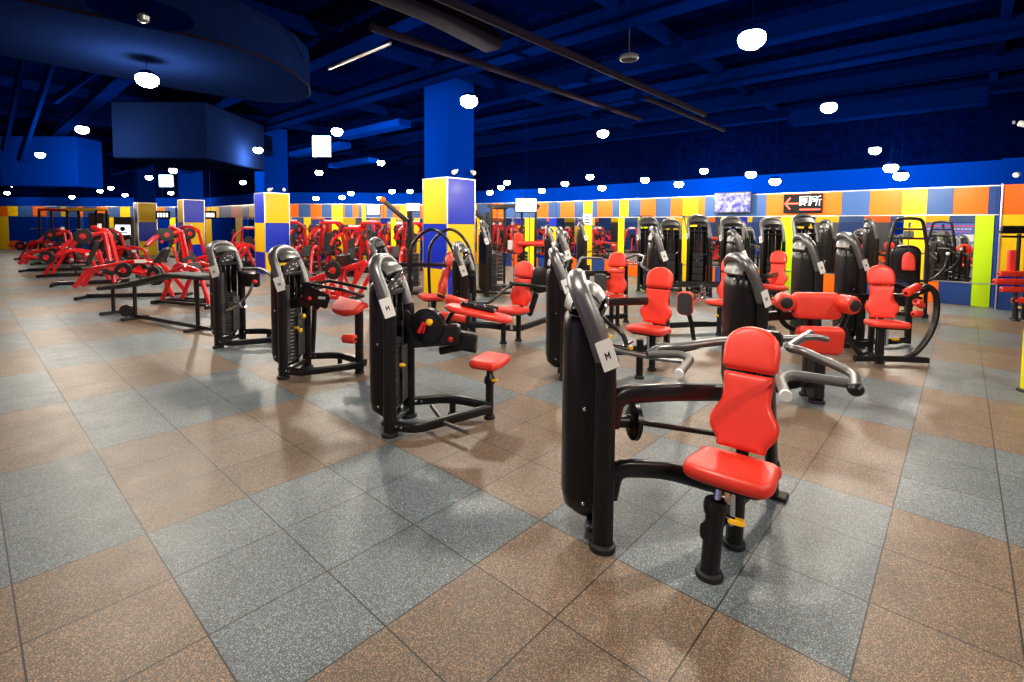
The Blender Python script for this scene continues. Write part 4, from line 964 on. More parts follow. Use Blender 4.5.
roller(s5, V(-.86, 6.55, .66), V(-.56, 6.42, .60), .062); m = MB(); m.tube(fillet([V(-.98, 6.6, .70), V(-.71, 6.48, .63), V(-.3, 6.4, .62), V(-.02, 6.62, .84)], .08), .022, seg=10); m.build('roller_arm', BLK, s5, world=True)
roller(s5, V(-1.02, 6.62, .44), V(-.60, 6.50, .40), .05, name='ankle_pad')
m = MB(); m.T = Matrix.Translation((-.02, 6.72, .33)); m.box((0, 0, 0), (.10, .05, .03), rot=.3, bev=.012); m.build('adjustment_lever', YEL, s5, world=True)
knob(s5, V(.1, 6.95, .4), V(0, -1, 0))

# --- crunch machine with two black hoops
s6 = machine('crunch_machine', -1.15, 8.05, 0, 'machine with two tall black hoops around a red back pad, before the large pillar')
fw6 = V(-.92, -.4).normalized(); seat_unit(s6, V(-1.12, 7.95), fw6, seat_z=.44, lean=.22, w=.40, d=.36, bw=.34, bh=.42, hh=.26)
for dx, dy in ((0, 0), (.22, .45)):
    hp_ = [V(-1.56 + dx, 7.72 + dy, .35), V(-1.58 + dx, 7.72 + dy, 1.0), V(-1.52 + dx, 7.72 + dy, 1.35), V(-1.25 + dx, 7.72 + dy, 1.56), V(-1.0 + dx, 7.72 + dy, 1.40), V(-.86 + dx, 7.72 + dy, 1.05), V(-.82 + dx, 7.72 + dy, .45)]
    m = MB(); m.tube(smooth_path(hp_, 5), .026, seg=10); m.build('hoop', BLK, s6, world=True)
m = MB(); m.box(V(-1.35, 7.9, 1.0), (1.05, .05, .06), bev=.015); m.build('cross_bar', BLK, s6, world=True)
m = MB(); m.tube(fillet([V(-1.75, 8.0, .07), V(-1.1, 8.0, .07), V(-.7, 8.0, .07)], .05), .03, .04, seg=10, sq=.6); m.build('base_beam', BLK, s6, world=True)
for x_ in (-1.57, -.82):
    m = MB(); m.tube([V(x_, 7.72, .36), V(x_, 7.98, .07)], .03, seg=8); m.build('strut', BLK, s6, world=True)
for x_ in (-1.34, -.60):
    m = MB(); m.tube([V(x_, 8.17, .36), V(x_, 8.0, .07)], .03, seg=8); m.build('strut', BLK, s6, world=True)
for x_ in (-1.7, -.75):
    m = MB(); m.box(V(x_, 8.0, .02), (.08, .5, .04), bev=.01); m.build('foot', RUB, s6, world=True)
m = MB(); m.tube([V(-1.25, 7.88, .08), V(-1.22, 7.88, .46)], .035, seg=10); m.build('seat_post', BLK, s6, world=True)
m = MB(); m.lathe([(-.05, .13), (-.03, .15), (.03, .15), (.05, .13)], V(-1.62, 7.9, .70), (1, .2, 0), 20); m.build('cam_disc', BLK, s6, world=True)
m = MB(); m.tube(fillet([V(-1.0, 8.1, 1.18), V(-1.02, 7.86, 1.18), V(-1.06, 7.78, 1.12), V(-1.04, 7.78, 1.0)], .03), .012, seg=8); m.build('strap_handle', RUB, s6, world=True)

# --- hip abductor behind the nearest tower
s7 = machine('hip_abductor', .60, 5.42, -8, 'machine with red contoured seat and dark knee plates, just behind the nearest tower')
tw(s7, num='M')
fw7 = V(-.62, -.785).normalized(); seat_unit(s7, V(1.66, 5.74), fw7, seat_z=.42, w=.44, d=.36, lean=.25, bh=.40, hh=.25, bw=.36)
RP = V(1.93, 6.12); m = MB(); m.tube([RP + V(0, 0, .015), RP + V(-.05, -.07, .98)], .03, .05, up=fw7, seg=12, sq=.5); m.build('rear_post', BLK, s7, world=True); foot(s7, RP, .055)
beam(s7, [V(.63, 5.25, .66), V(.68, 5.27, .80), V(1.2, 5.6, .78), V(1.86, 6.0, .74)]); beam(s7, [V(.63, 5.25, .2), V(.7, 5.27, .30), V(1.2, 5.5, .24), V(1.9, 6.05, .18)])
for p in (V(1.38, 5.30), V(1.60, 5.60)): m = MB(); m.cyl(p + V(0, 0, .012), p + V(0, 0, .42), .036, 14); m.build('leg', BLK, s7, world=True); foot(s7, p, .05)
for (p, sgn) in ((V(.98, 5.5), -1), (V(1.90, 5.42), 1)):
    Mx = frame(p + V(0, 0, .80), V(-.5 * 1, -.85, 0), 0.0)
    m = MB(); m.pad(rrect(.17, .26, .06), .05, Mx); m.build('knee_pad', REDV, s7, world=True)
    m = MB(); m.prism(rrect(.15, .23, .05), .05, .062, Mx @ Matrix.Translation((0, 0, .0))); m.build('knee_plate', GRYD, s7, world=True)
for pts in ([V(1.95, 5.5, .70), V(2.02, 5.55, .55), V(2.03, 5.5, .35), V(2.15, 5.6, .28), V(2.0, 5.85, .16)], [V(.98, 5.5, .76), V(1.0, 5.4, .62), V(1.18, 5.25, .50), V(1.22, 5.2, .38)]):
    m = MB(); m.tube(fillet(pts, .08), .026, seg=10); m.build('swing_arm', BLK, s7, world=True)
m = MB(); m.tube(fillet([V(1.0, 5.15, .36), V(1.5, 4.98, .30), V(1.7, 4.95, .29)], .1), .05, .022, seg=12, sq=.6); m.build('foot_rail', GUN, s7, world=True)
m = MB(); m.tube(fillet([V(.80, 5.3, .36), V(1.05, 5.2, .38), V(1.2, 5.1, .38)], .05), .016, seg=8); m.tube([V(1.15, 5.15, .36), V(1.3, 5.3, .40)], .014, seg=8); m.build('footrest_links', CHR, s7, world=True)
for p in (V(1.22, 5.12, .38), V(1.45, 5.1, .36), V(1.05, 5.3, .45)): knob(s7, p, V(.2, -1, .1))
m = MB(); m.tube(fillet([V(2.02, 5.5, .82), V(2.05, 5.4, .92), V(2.02, 5.3, 1.0)], .03), .016, seg=8); m.tube(fillet([V(2.02, 5.5, .80), V(2.1, 5.42, .86), V(2.06, 5.32, .95)], .03), .016, seg=8); m.build('hand_grip', CHR, s7, world=True)

# --- lateral raise machine farther back
s8 = machine('lateral_raise_machine', .93, 8.25, -8, 'machine with silver bent handles and red seat behind the hip machine')
tw(s8, H=1.58, num='2')
seat_unit(s8, V(1.72, 8.20), V(-.4, -.92), seat_z=.44, w=.40, d=.34, lean=.15, bh=.42, hh=.25, bw=.34)
m = MB(); m.tube([V(1.95, 8.45, .015), V(1.92, 8.4, 1.0)], .03, .045, seg=10, sq=.6); m.build('rear_post', BLK, s8, world=True); foot(s8, V(1.95, 8.45), .055)
beam(s8, [V(.95, 8.05, .76), V(1.1, 8.05, .86), V(1.5, 8.2, .86), V(1.92, 8.42, .84)]); beam(s8, [V(.95, 8.05, .10), V(1.4, 8.1, .12), V(1.95, 8.42, .12)])
for p in (V(1.60, 7.95), V(1.74, 8.15)): m = MB(); m.cyl(p + V(0, 0, .012), p + V(0, 0, .43), .034, 12); m.build('leg', BLK, s8, world=True); foot(s8, p, .048)
m = MB(); m.tube(fillet([V(1.9, 8.3, 1.10), V(2.02, 8.1, 1.18), V(2.10, 7.9, 1.15), V(2.0, 7.7, 1.02), V(2.10, 7.6, .95)], .04), .022, seg=10); m.build('lift_arm', GUN, s8, world=True)
m = MB(); m.tube(fillet([V(1.9, 8.2, 1.0), V(2.02, 7.95, 1.05), V(2.1, 7.8, .98)], .04), .02, seg=10); m.build('lift_arm', CHR, s8, world=True)
m = MB(); m.tube(fillet([V(1.5, 8.3, 1.10), V(1.1, 8.0, 1.12), V(.98, 7.7, .95), V(1.0, 7.6, .70)], .06), .02, seg=10); m.build('lift_arm', GUN, s8, world=True)
wpad(s8, 'arm_pad', V(1.40, 7.85, .74), V(-.4, -.92), .20, .28, .05, mt=GRYD)
m = MB(); m.tube([V(1.42, 7.88, .74), V(1.6, 8.1, .80)], .02, seg=8); m.build('pad_arm', BLK, s8, world=True)
roller(s8, V(1.52, 7.90, .92), V(1.74, 7.82, .92), .035)

# --- generic selectorised press for the far rows, one of each kind then copies
def press_machine(nm, x, y, deg, label, H=1.36, num='7', seat_at=(1.15, .10), face=(-.5, -.86), arms='press', detail=True, group=None, sz=.44):
    rt = machine(nm, x, y, deg, label, group); tw(rt, H=H, num=num, detail=detail)
    s = V(*seat_at); f = V(*face).normalized(); r = f.cross(V(0, 0, 1))
    seat_unit(rt, s, f, seat_z=sz, w=.42, d=.36, lean=.18, bh=.40, hh=.25, bw=.34, world=False)
    back = s - f * .30
    m = MB(); m.tube([back + V(0, 0, .015), back + f * .03 + V(0, 0, 1.0)], .03, .045, up=f, seg=10, sq=.6); m.build('rear_post', BLK, rt); foot(rt, back, .055, world=False)
    m = MB(); m.tube(fillet([V(.02, -.18, .60), V(.08, -.18, .74), V(.5, 0, .74), back + V(0, 0, .72)], .1), .03, .045, seg=10, sq=.6); m.build('frame_beam', BLK, rt)
    m = MB(); m.tube(fillet([V(.02, -.18, .10), V(.4, -.1, .12), back + V(0, 0, .12)], .1), .03, .045, seg=10, sq=.6); m.build('frame_beam', BLK, rt)
    fl = s + f * .25
    for p in (fl, s + f * .02): m = MB(); m.cyl(p + V(0, 0, .012), p + V(0, 0, sz - .02), .036, 12); m.build('leg', BLK, rt); foot(rt, p, .05, world=False)
    knob(rt, fl + V(0, 0, .30), f + r * .5, world=False)
    if arms == 'press':
        for sg in (-1, 1):
            m = MB(); m.tube(fillet([back + V(0, 0, 1.0), back + r * sg * .42 + V(0, 0, 1.02), s + f * .25 + r * sg * .44 + V(0, 0, .92), s + f * .35 + r * sg * .22 + V(0, 0, .90)], .08), .022, seg=10); m.build('press_arm', GUN, rt)
    if arms == 'row':
        for sg in (-1, 1):
            m = MB(); m.tube(fillet([V(.1, .1, 1.05), s + f * .5 + r * sg * .3 + V(0, 0, 1.0), s + f * .4 + r * sg * .3 + V(0, 0, .75)], .08), .02, seg=8); m.build('handle_arm', CHR, rt)
    if arms == 'leg':
        m = MB(); m.rcyl(s + f * .45 - r * .2 + V(0, 0, .52), s + f * .45 + r * .2 + V(0, 0, .52), .055); m.build('roller_pad', REDV, rt)
        m = MB(); m.rcyl(s + f * .40 - r * .18 + V(0, 0, .22), s + f * .40 + r * .18 + V(0, 0, .22), .05); m.build('ankle_pad', REDV, rt)
        m = MB(); m.tube(fillet([s + r * .26 + V(0, 0, .45), s + f * .43 + r * .26 + V(0, 0, .5), s + f * .41 + r * .26 + V(0, 0, .2)], .05), .022, seg=8); m.build('roller_arm', BLK, rt)
    return rt
press_machine('chest_press', 2.36, 7.85, -10, 'machine with an upright red seat right of a tall leaning tower, mid room', H=1.6, num='M', seat_at=(.98, -.05), face=(-.62, -.78), arms='none')
press_machine('leg_curl_machine', 4.15, 9.1, -6, 'machine with small red rounded back pad in front of the lime strip, left side', H=1.55, num='M', seat_at=(.92, .62), face=(-.5, -.85), arms='leg')

# --- glute machine with big red pads, right of the shoulder press
s9 = machine('back_extension_machine', 2.22, 4.62, 4, 'machine with two large rectangular red pads and side rollers, behind the press arms')
tw(s9, num='6')
f9 = V(-.15, -1).normalized()
wpad(s9, 'chest_pad', V(2.86, 4.66, .90), f9, .43, .25, .10, lean=.12, rr=.06)
wpad(s9, 'lower_pad', V(2.86, 4.60, .585), f9, .42, .27, .10, lean=-.18, rr=.06)
wpad(s9, 'seat', V(2.82, 4.50, .435), (0, 0, 1), .38, .20, .07)
m = MB(); m.tube([V(2.88, 4.80, .015), V(2.88, 4.78, 1.0)], .035, .05, seg=12, sq=.6); m.build('pad_post', BLK, s9, world=True); foot(s9, V(2.88, 4.80), .06)
m = MB(); m.box(V(2.86, 4.62, .24), (.10, .16, .42), bev=.02); m.build('front_pedestal', BLK, s9, world=True); foot(s9, V(2.86, 4.60), .07)
for zz in (.9, .6): m = MB(); m.box(V(2.88, 4.73, zz), (.2, .06, .06), bev=.01); m.build('pad_bracket', BLK, s9, world=True)
beam(s9, [V(2.25, 4.5, .12), V(2.5, 4.6, .14), V(2.88, 4.8, .14)]); beam(s9, [V(2.25, 4.7, .72), V(2.45, 4.78, .78), V(2.88, 4.84, .78)])
for (c, d) in ((V(3.10, 4.48, .93), V(.2, -1, 0)), (V(2.56, 4.62, .93), V(-.3, -1, 0))):
    d = d.normalized(); m = MB(); m.rcyl(c, c - d * .18, .085, .03, 22); m.build('shoulder_roller', REDV, s9, world=True)
    m = MB(); m.lathe([(0, .055), (.012, .05), (.02, .02)], c, d, 18); m.build('roller_cap', RUB, s9, world=True)
m = MB(); m.tube(fillet([V(3.14, 4.62, .90), V(3.18, 4.75, .70), V(3.0, 4.85, .45), V(2.9, 4.82, .30)], .08), .026, seg=10); m.build('roller_arm', BLK, s9, world=True)
m = MB(); m.tube(fillet([V(2.56, 4.75, .92), V(2.62, 4.8, .70), V(2.84, 4.84, .60)], .08), .026, seg=10); m.build('roller_arm', BLK, s9, world=True)
m = MB(); m.lathe([(-.02, .10), (.02, .10), (.025, .04)], V(2.42, 4.6, .62), (1, -.3, 0), 20); m.build('cam_disc', BLK, s9, world=True)

# --- pec fly with the big lower arc
s10 = machine('pec_fly_machine', 3.98, 6.62, -6, 'machine with a big black curved lower arc around a red contoured seat, at the right')
tw(s10, H=1.52, num='M')
fw10 = V(-.30, -.95).normalized(); seat_unit(s10, V(4.60, 6.16), fw10, seat_z=.43, w=.42, d=.34, lean=.20, bh=.40, hh=.25, bw=.34)
m = MB(); m.tube([V(4.66, 6.42, .015), V(4.66, 6.38, 1.0)], .03, .05, up=fw10, seg=10, sq=.6); m.build('rear_post', BLK, s10, world=True); foot(s10, V(4.66, 6.42), .06)
for p in (V(4.47, 5.98), V(4.56, 6.14)): m = MB(); m.cyl(p + V(0, 0, .012), p + V(0, 0, .42), .036, 12); m.build('leg', BLK, s10, world=True); foot(s10, p, .05)
m = MB(); m.tube(smooth_path([V(4.72, 5.96, .05), V(4.92, 5.98, .16), V(5.10, 6.02, .38), V(5.19, 6.06, .62), V(5.18, 6.08, .84), V(5.10, 6.1, .92), V(5.02, 6.1, .88)], 5), .035, seg=12); m.build('arc_arm', BLK, s10, world=True)
m = MB(); m.tube(smooth_path([V(4.38, 5.96, .06), V(4.22, 5.98, .12), V(4.10, 6.02, .30), V(4.03, 6.06, .50), V(3.98, 6.1, .72)], 5), .032, seg=12); m.build('arc_arm', BLK, s10, world=True)
m = MB(); m.tube(fillet([V(4.12, 5.92, .07), V(4.5, 5.94, .07), V(4.98, 5.90, .06)], .05), .03, .036, seg=10, sq=.6); m.build('front_base', BLK, s10, world=True)
m = MB(); m.tube(fillet([V(4.0, 6.5, .12), V(4.3, 6.3, .14), V(4.64, 6.4, .14)], .08), .03, .04, seg=10, sq=.6); m.build('frame_beam', BLK, s10, world=True)
m = MB(); m.tube(fillet([V(4.0, 6.42, .66), V(4.1, 6.4, .76), V(4.66, 6.42, .74)], .08), .03, .042, seg=10, sq=.6); m.build('frame_beam', BLK, s10, world=True)
roller(s10, V(4.72, 5.95, .86), V(4.98, 6.1, .92), .05); roller(s10, V(4.84, 5.95, .76), V(4.96, 6.0, .70), .045); roller(s10, V(4.86, 6.0, .60), V(5.0, 6.06, .60), .04)
m = MB(); m.tube(fillet([V(5.12, 6.1, .88), V(4.9, 6.1, .80), V(4.7, 6.3, .80)], .06), .022, seg=8); m.build('pad_arm', BLK, s10, world=True)
m = MB(); m.T = Matrix.Translation((4.62, 5.95, .30)); m.box((0, 0, 0), (.10, .04, .04), bev=.015); m.build('adjustment_lever', YEL, s10, world=True)

# --- small and tall towers without visible seats
def plain_tower(x, y, deg, H, num, label, detail=False, group=None, base=True):
    rt = machine('weight_tower', x, y, deg, label, group); tw(rt, H=H, num=num, detail=detail, sep=.24 if H > 1.7 else .2)
    if not base: return rt
    m = MB(); m.tube(fillet([V(.02, -.15, .08), V(.5, -.1, .08), V(.8, .1, .08)], .1), .03, .04, seg=8, sq=.6); m.build('base_beam', BLK, rt)
    m = MB(); m.tube([V(.78, .08, .02), V(.78, .08, .75)], .03, .04, seg=8, sq=.6); m.build('rear_post', BLK, rt)
    wpad(rt, 'seat', V(.72, .0, .48), (0, 0, 1), .30, .36, .06, world=False)
    m = MB(); m.tube(fillet([V(.0, .12, .9), V(.35, .1, 1.0), V(.6, -.2, .85)], .06), .018, seg=8); m.build('handle_arm', CHR, rt)
    return rt
plain_tower(4.78, 6.95, -6, 1.54, 'M', 'black weight tower left of the pec fly seat, nearer the restroom sign side', True)
plain_tower(5.9, 10.0, -80, 1.88, '5', 'tall rounded weight tower rising behind the two smaller right towers')
plain_tower(4.55, 12.2, -95, 1.90, '8', 'tall twin-hooded tower left of the purple screen, left one')
plain_tower(5.25, 11.9, -95, 1.86, '9', 'tall tower directly under the purple screen')
plain_tower(5.85, 11.2, -90, 1.84, '4', 'tall weight tower just left of the lime strip')
plain_tower(3.45, 12.6, -90, 1.84, '3', 'tall weight tower between the far lime strip and the yellow strip')
plain_tower(4.1, 12.9, -95, 1.80, '1', 'tall tower touching the left edge of the wide yellow strip')
plain_tower(.95, 11.3, -5, 1.62, '5', 'dark tower far behind the nearest tower, first of the two')
plain_tower(1.95, 13.4, -5, 1.80, '6', 'black and yellow tower by the far wall mirror')
plain_tower(-.55, 11.6, -6, 1.72, '2', 'tall slim tower right of the large pillar')
plain_tower(-2.15, 8.35, -12, 1.38, '7', 'partly hidden tower just behind the stool machine tower', base=False)
# tall cable machine with trapezoid top
s11 = machine('cable_row_machine', 7.05, 9.35, 0, 'tall black cable machine with a trapezoid top frame before the yellow strip')
f_ = V(-.42, -.90).normalized(); r_ = V(.90, -.42).normalized(); o = V(7.28, 9.2)
for sg in (-1, 1):
    m = MB(); m.tube(fillet([o + r_ * sg * .31 + V(0, 0, .02), o + r_ * sg * .29 + V(0, 0, 1.3), o + r_ * sg * .2 + V(0, 0, 1.80), o + V(0, 0, 1.82)], .08), .03, seg=10); m.build('post', BLK, s11, world=True); foot(s11, o + r_ * sg * .31, .05)
for zz, w_ in ((1.45, .62), (1.62, .5)): m = MB(); m.box(o + V(0, 0, zz), (w_, .04, .04), rot=math.atan2(r_.y, r_.x), bev=.01); m.build('cross_bar', BLK, s11, world=True)
m = MB(); m.pad(rrect(.46, 1.15, .16), .14, frame(o - f_ * .16 + V(0, 0, .75), f_, 0)); m.build('shroud', SHR, s11, world=True)
m = MB(); m.box(o + V(0, 0, .05) - f_ * .0, (.7, .12, .07), rot=math.atan2(r_.y, r_.x), bev=.015); m.build('base_crossbar', BLK, s11, world=True)
for k in range(3): m = MB(); m.box(o + V(0, 0, .62 - .12 * k) + f_ * .12, (.44, .16, .05), rot=math.atan2(r_.y, r_.x), bev=.015); m.build('foot_step', BLK, s11, world=True)
m = MB(); m.pad(head_outline(.20, .34), .06, frame(o + f_ * .10 + V(0, 0, .86), f_, .1)); m.build('chest_pad', REDV, s11, world=True)
m = MB(); m.cyl(o + f_ * .04 + V(0, 0, .9), o + f_ * .05 + V(0, 0, 1.72), .008, 6); m.build('cable', CHR, s11, world=True)
m = MB(); m.lathe([(-.012, .05), (0, .042), (.012, .05)], o + f_ * .05 + V(0, 0, 1.7), r_, 14); m.build('pulley', CHR, s11, world=True)
m = MB(); m.box(o + f_ * .02 + V(0, 0, 1.53), (.16, .03, .12), rot=math.atan2(r_.y, r_.x), bev=.01); m.build('emblem_plate', GUN, s11, world=True)
# curved handle stand to the right of it (thin bent arm with a ball)
s12 = machine('curved_arm_trainer', 8.07, 9.75, 0, 'black trainer with one thin curved arm and ball tip before the mirror')
m = MB(); m.tube(smooth_path([V(7.82, 9.8, .62), V(8.17, 9.75, .62), V(8.42, 9.72, .85), V(8.47, 9.70, 1.12)], 5), .024, seg=10); m.build('curved_arm', BLK, s12, world=True)
m = MB(); m.ball(V(8.47, 9.70, 1.15), .035); m.build('ball_tip', WHT, s12, world=True)
m = MB(); m.tube([V(7.82, 9.8, .02), V(7.82, 9.8, 1.25)], .04, .06, seg=10, sq=.6); m.build('post', BLK, s12, world=True); foot(s12, V(7.82, 9.8), .1)
m = MB(); m.box(V(7.82, 9.78, .9), (.22, .14, .3), bev=.03); m.build('housing', BLK, s12, world=True)
m = MB(); m.tube(fillet([V(7.82, 9.8, 1.15), V(8.12, 9.7, 1.15), V(8.17, 9.6, 1.05)], .04), .016, seg=8); m.build('hand_grip', GRIP, s12, world=True)
# bench with stacked red pads at the right edge
s13 = machine('roller_bench', 8.95, 8.95, 0, 'black bench frame with stacked red roller pads at the right edge', cat='bench')
for (x0, x1, zz, r) in ((8.70, 9.12, .84, .05), (8.62, 9.25, .70, .055), (8.75, 9.3, .56, .05), (8.98, 9.35, .36, .06)):
    roller(s13, V(x0, 8.9, zz), V(x1, 8.85, zz), r)
wpad(s13, 'back_pad', V(9.08, 9.05, 1.05), V(-.3, -1, 0), .16, .42, .08)
for x_ in (9.12, 9.28): m = MB(); m.tube([V(x_, 9.0, .015), V(x_, 9.0, 1.55)], .03, seg=10); m.build('post', BLK, s13, world=True); foot(s13, V(x_, 9.0), .06)
for x_ in (9.0,): m = MB(); m.tube([V(x_, 8.85, .012), V(x_, 8.88, .42)], .035, seg=10); m.build('leg', BLK, s13, world=True); foot(s13, V(x_, 8.85), .055)
m = MB(); m.box(V(9.05, 9.0, 1.58), (.6, .10, .05), bev=.015); m.box(V(9.05, 9.0, 1.5), (.5, .06, .04), bev=.015); m.build('top_rack', BLK, s13, world=True)
m = MB()
for k in range(5): m.lathe([(-.02, .06), (.02, .06)], V(8.85 + .09 * k, 9.0, 1.64), (0, 1, 0), 12)
m.build('top_rollers', RUB, s13, world=True); knob(s13, V(9.0, 8.83, .25), V(0, -1, 0))
# yellow pole at the right edge
s14 = root('yellow_post', 5.22, 4.95, 0, 'thick bright yellow post cut by the right edge of the photo', 'post')
m = MB(); m.lathe([(0, .065), (.02, .07), (.62, .07), (.68, .05), (.70, .02)], (0, 0, 0), seg=20); m.build('shaft', P_YLM, s14); m = MB(); m.lathe([(0, .10), (.02, .10), (.03, .075)], (0, 0, 0), seg=20); m.build('base_ring', RUB, s14)

# --- cable station right of the large pillar
s15 = machine('cable_station', .1, 13.2, 0, 'tall multi cable station with upright rods right of the large pillar')
for x_ in (-.55, -.2, .25, .62):
    m = MB(); m.tube([V(x_, 13.2, .02), V(x_, 13.2, 2.15)], .035, seg=8); m.build('upright', BLK, s15, world=True)
for x_ in (-.40, .05, .45): m = MB(); m.cyl(V(x_, 13.15, .1), V(x_, 13.15, 2.1), .015, 6); m.build('guide_rod', CHR, s15, world=True)
m = MB(); m.box(V(.03, 13.2, 2.14), (1.4, .10, .08), bev=.02); m.build('top_beam', BLK, s15, world=True)
m = MB(); m.box(V(.03, 13.2, .05), (1.5, .5, .08), bev=.02); m.build('base', BLK, s15, world=True)
for x_ in (-.32, .48): m = MB(); m.lathe([(0, .18), (.02, .22), (.06, .22), (.08, .18)], V(x_, 13.1, 2.05), (0, 0, 1), 18); m.build('pulley_cover', RUB, s15, world=True)
for x_ in (-.38, .28):
    m = MB(); nst = 8
    for i in range(nst): m.box(V(x_, 13.28, .2 + .1 * i), (.28, .12, .085))
    m.build('weight_stack', STK, s15, world=True)
m = MB(); m.box(V(-.05, 13.1, 1.12), (.12, .02, .24)); m.build('number_card', WHT, s15, world=True)
s16 = machine('preacher_station', .45, 12.6, 0, 'station with a red round back pad and a long red horizontal roller')
wpad(s16, 'back_pad', V(.16, 12.7, 1.18), V(-.3, -1, 0), .24, .55, .08, rr=.11)
roller(s16, V(.16, 12.55, 1.18), V(.80, 12.5, 1.18), .065)
m = MB(); m.tube(fillet([V(.30, 12.8, .02), V(.30, 12.8, 1.1), V(.5, 12.6, 1.15)], .1), .035, seg=8); m.build('post', BLK, s16, world=True)
m = MB(); m.box(V(.3, 12.62, .04), (.6, .5, .06), bev=.02); m.build('base', BLK, s16, world=True)
s17 = machine('low_red_bench', 1.05, 12.2, 0, 'low flat red bench with bent end in front of the orange and blue dado', cat='bench')
m = MB(); m.pad(rrect(.30, 1.1, .08), .07, flat(V(.95, 12.2, .44), V(1, .15, 0), .06) @ Matrix.Rotation(0, 4, 'Z')); m.build('bench_pad', REDV, s17, world=True)
for x_ in (.55, 1.35): m = MB(); m.tube([V(x_, 12.2, .02), V(x_, 12.2, .44)], .03, seg=8); m.build('leg', BLK, s17, world=True)
for x_ in (.55, 1.35): m = MB(); m.box(V(x_, 12.2, .02), (.06, .4, .04), bev=.01); m.build('foot', RUB, s17, world=True)
# crossover arms left and right of the pillar
for (x, y, lab, yb) in ((-.6, 12.4, 'yellow tipped diagonal cable arm right of the large pillar', 1), (-2.45, 12.0, 'orange tipped diagonal cable arm and upright left of the large pillar', 0)):
    rt = machine('cable_crossover', x, y, 0, lab)
    m = MB(); m.tube([V(x, y, .02), V(x, y, 1.95)], .05, .07, seg=10, sq=.6); m.build('upright', BLK, rt, world=True)
    m = MB(); m.tube([V(x - .05, y - .1, 1.72), V(x - .55, y - .3, 2.18)], .04, .06, seg=10, sq=.6); m.build('diagonal_arm', BLK, rt, world=True)
    m = MB(); m.ball(V(x - .57, y - .31, 2.20), .075); m.build('arm_tip', YEL if yb else P_ORG, rt, world=True)
    m = MB(); m.box(V(x, y, .04), (.7, .9, .07), bev=.02); m.build('base', BLK, rt, world=True)
    m = MB(); nst = 8
    for i in range(nst): m.box(V(x + .15, y, .2 + .1 * i), (.14, .26, .085))
    m.build('weight_stack', STK, rt, world=True)
    m = MB(); m.cyl(V(x - .56, y - .32, 2.12), V(x - .5, y - .4, 1.1), .008, 6); m.build('cable', RUB, rt, world=True)
    m = MB(); m.tube([V(x - .6, y - .4, 1.08), V(x - .42, y - .42, 1.08)], .018, seg=8); m.build('hand_grip', RUB, rt, world=True)

# ================================================================== plate loaded machines
def plate_tree(r=.2):
    rt = root('weight_plate', 0, 0, 0, 'round black weight plate with red hub hanging on a red machine', 'weight plate', 'weight plates on the red machines')
    m = MB(); m.lathe([(-.022, r * .86), (-.02, r * .97), (-.01, r), (.01, r), (.02, r * .97), (.022, r * .86), (.010, r * .80), (.010, r * .45), (.024, r * .40), (.024, .03)], (0, 0, 0), (1, 0, 0), 22); m.build('disc', PLT, rt)
    m = MB(); m.lathe([(-.026, .05), (-.026, .075), (.026, .075), (.026, .05)], (0, 0, 0), (1, 0, 0), 16); m.build('hub', REDP, rt)
    return rt
PL = [None]
def put_plate(p, ang, s=1.0, label=None):
    if PL[0] is None: PL[0] = plate_tree(); o = PL[0]
    else: o = copy_tree(PL[0])
    o.location = p; o.rotation_euler = (0, 0, ang); o.scale = (1, s, s)
    return o
def red_tube(rt, pts, r=.035, ry=None, name='red_arm', fr=.08, mt=None):
    m = MB(); m.tube(fillet(pts, fr), r, ry or r * 1.3, seg=10, sq=.6); return m.build(name, mt or REDP, rt)
def lever_row(label, nm='lever_row_machine'):            # long low machine, x forward
    rt = root(nm, 0, 0, 0, label, 'exercise machine', None)
    for sg in (-1, 1): red_tube(rt, [V(-.9, .28 * sg, .05), V(.9, .28 * sg, .05)], .03, .035, 'base_rail', mt=BLK)
    red_tube(rt, [V(-.85, -.45, .04), V(-.85, .45, .04)], .035, name='foot', mt=BLK); red_tube(rt, [V(.85, -.4, .04), V(.85, .4, .04)], .035, name='foot', mt=BLK)
    for sg in (-1, 1):
        red_tube(rt, [V(-.75, .26 * sg, .06), V(-.45, .26 * sg, .78), V(.25, .24 * sg, .92), V(.75, .24 * sg, .06)], .035, name='side_frame', fr=.14)
        red_tube(rt, [V(-.1, .30 * sg, .88), V(.7, .34 * sg, .62), V(1.1, .36 * sg, .70)], .03, name='lever_arm')
        m = MB(); m.cyl((.55, .34 * sg, .66), (.55, .56 * sg, .66), .022, 8); m.build('plate_horn', CHR, rt)
    m = MB(); m.pad(rrect(.28, .42, .06), .07, frame(V(-.02, 0, .72), V(-1, 0, .0), .5)); m.build('chest_pad', RUB, rt)
    m = MB(); m.pad(rrect(.30, .38, .06), .07, flat(V(-.35, 0, .42), V(1, 0, 0), 0)); m.build('seat', RUB, rt)
    m = MB(); m.tube([V(-.3, 0, .05), V(-.3, 0, .43)], .03, seg=8); m.tube([V(0, 0, .05), V(.02, 0, .78)], .03, seg=8); m.tube([V(-.7, 0, .06), V(.8, 0, .06)], .03, seg=8); m.build('pad_posts', BLK, rt)
    m = MB(); m.tube([V(.1, -.26, .90), V(.1, .26, .90)], .025, seg=8); m.build('cross_tube', REDP, rt)
    m = MB(); m.box((-.48, -.30, .74), (.16, .006, .07)); m.box((-.48, .30, .74), (.16, .006, .07)); m.build('white_label', WHT, rt)
    return rt
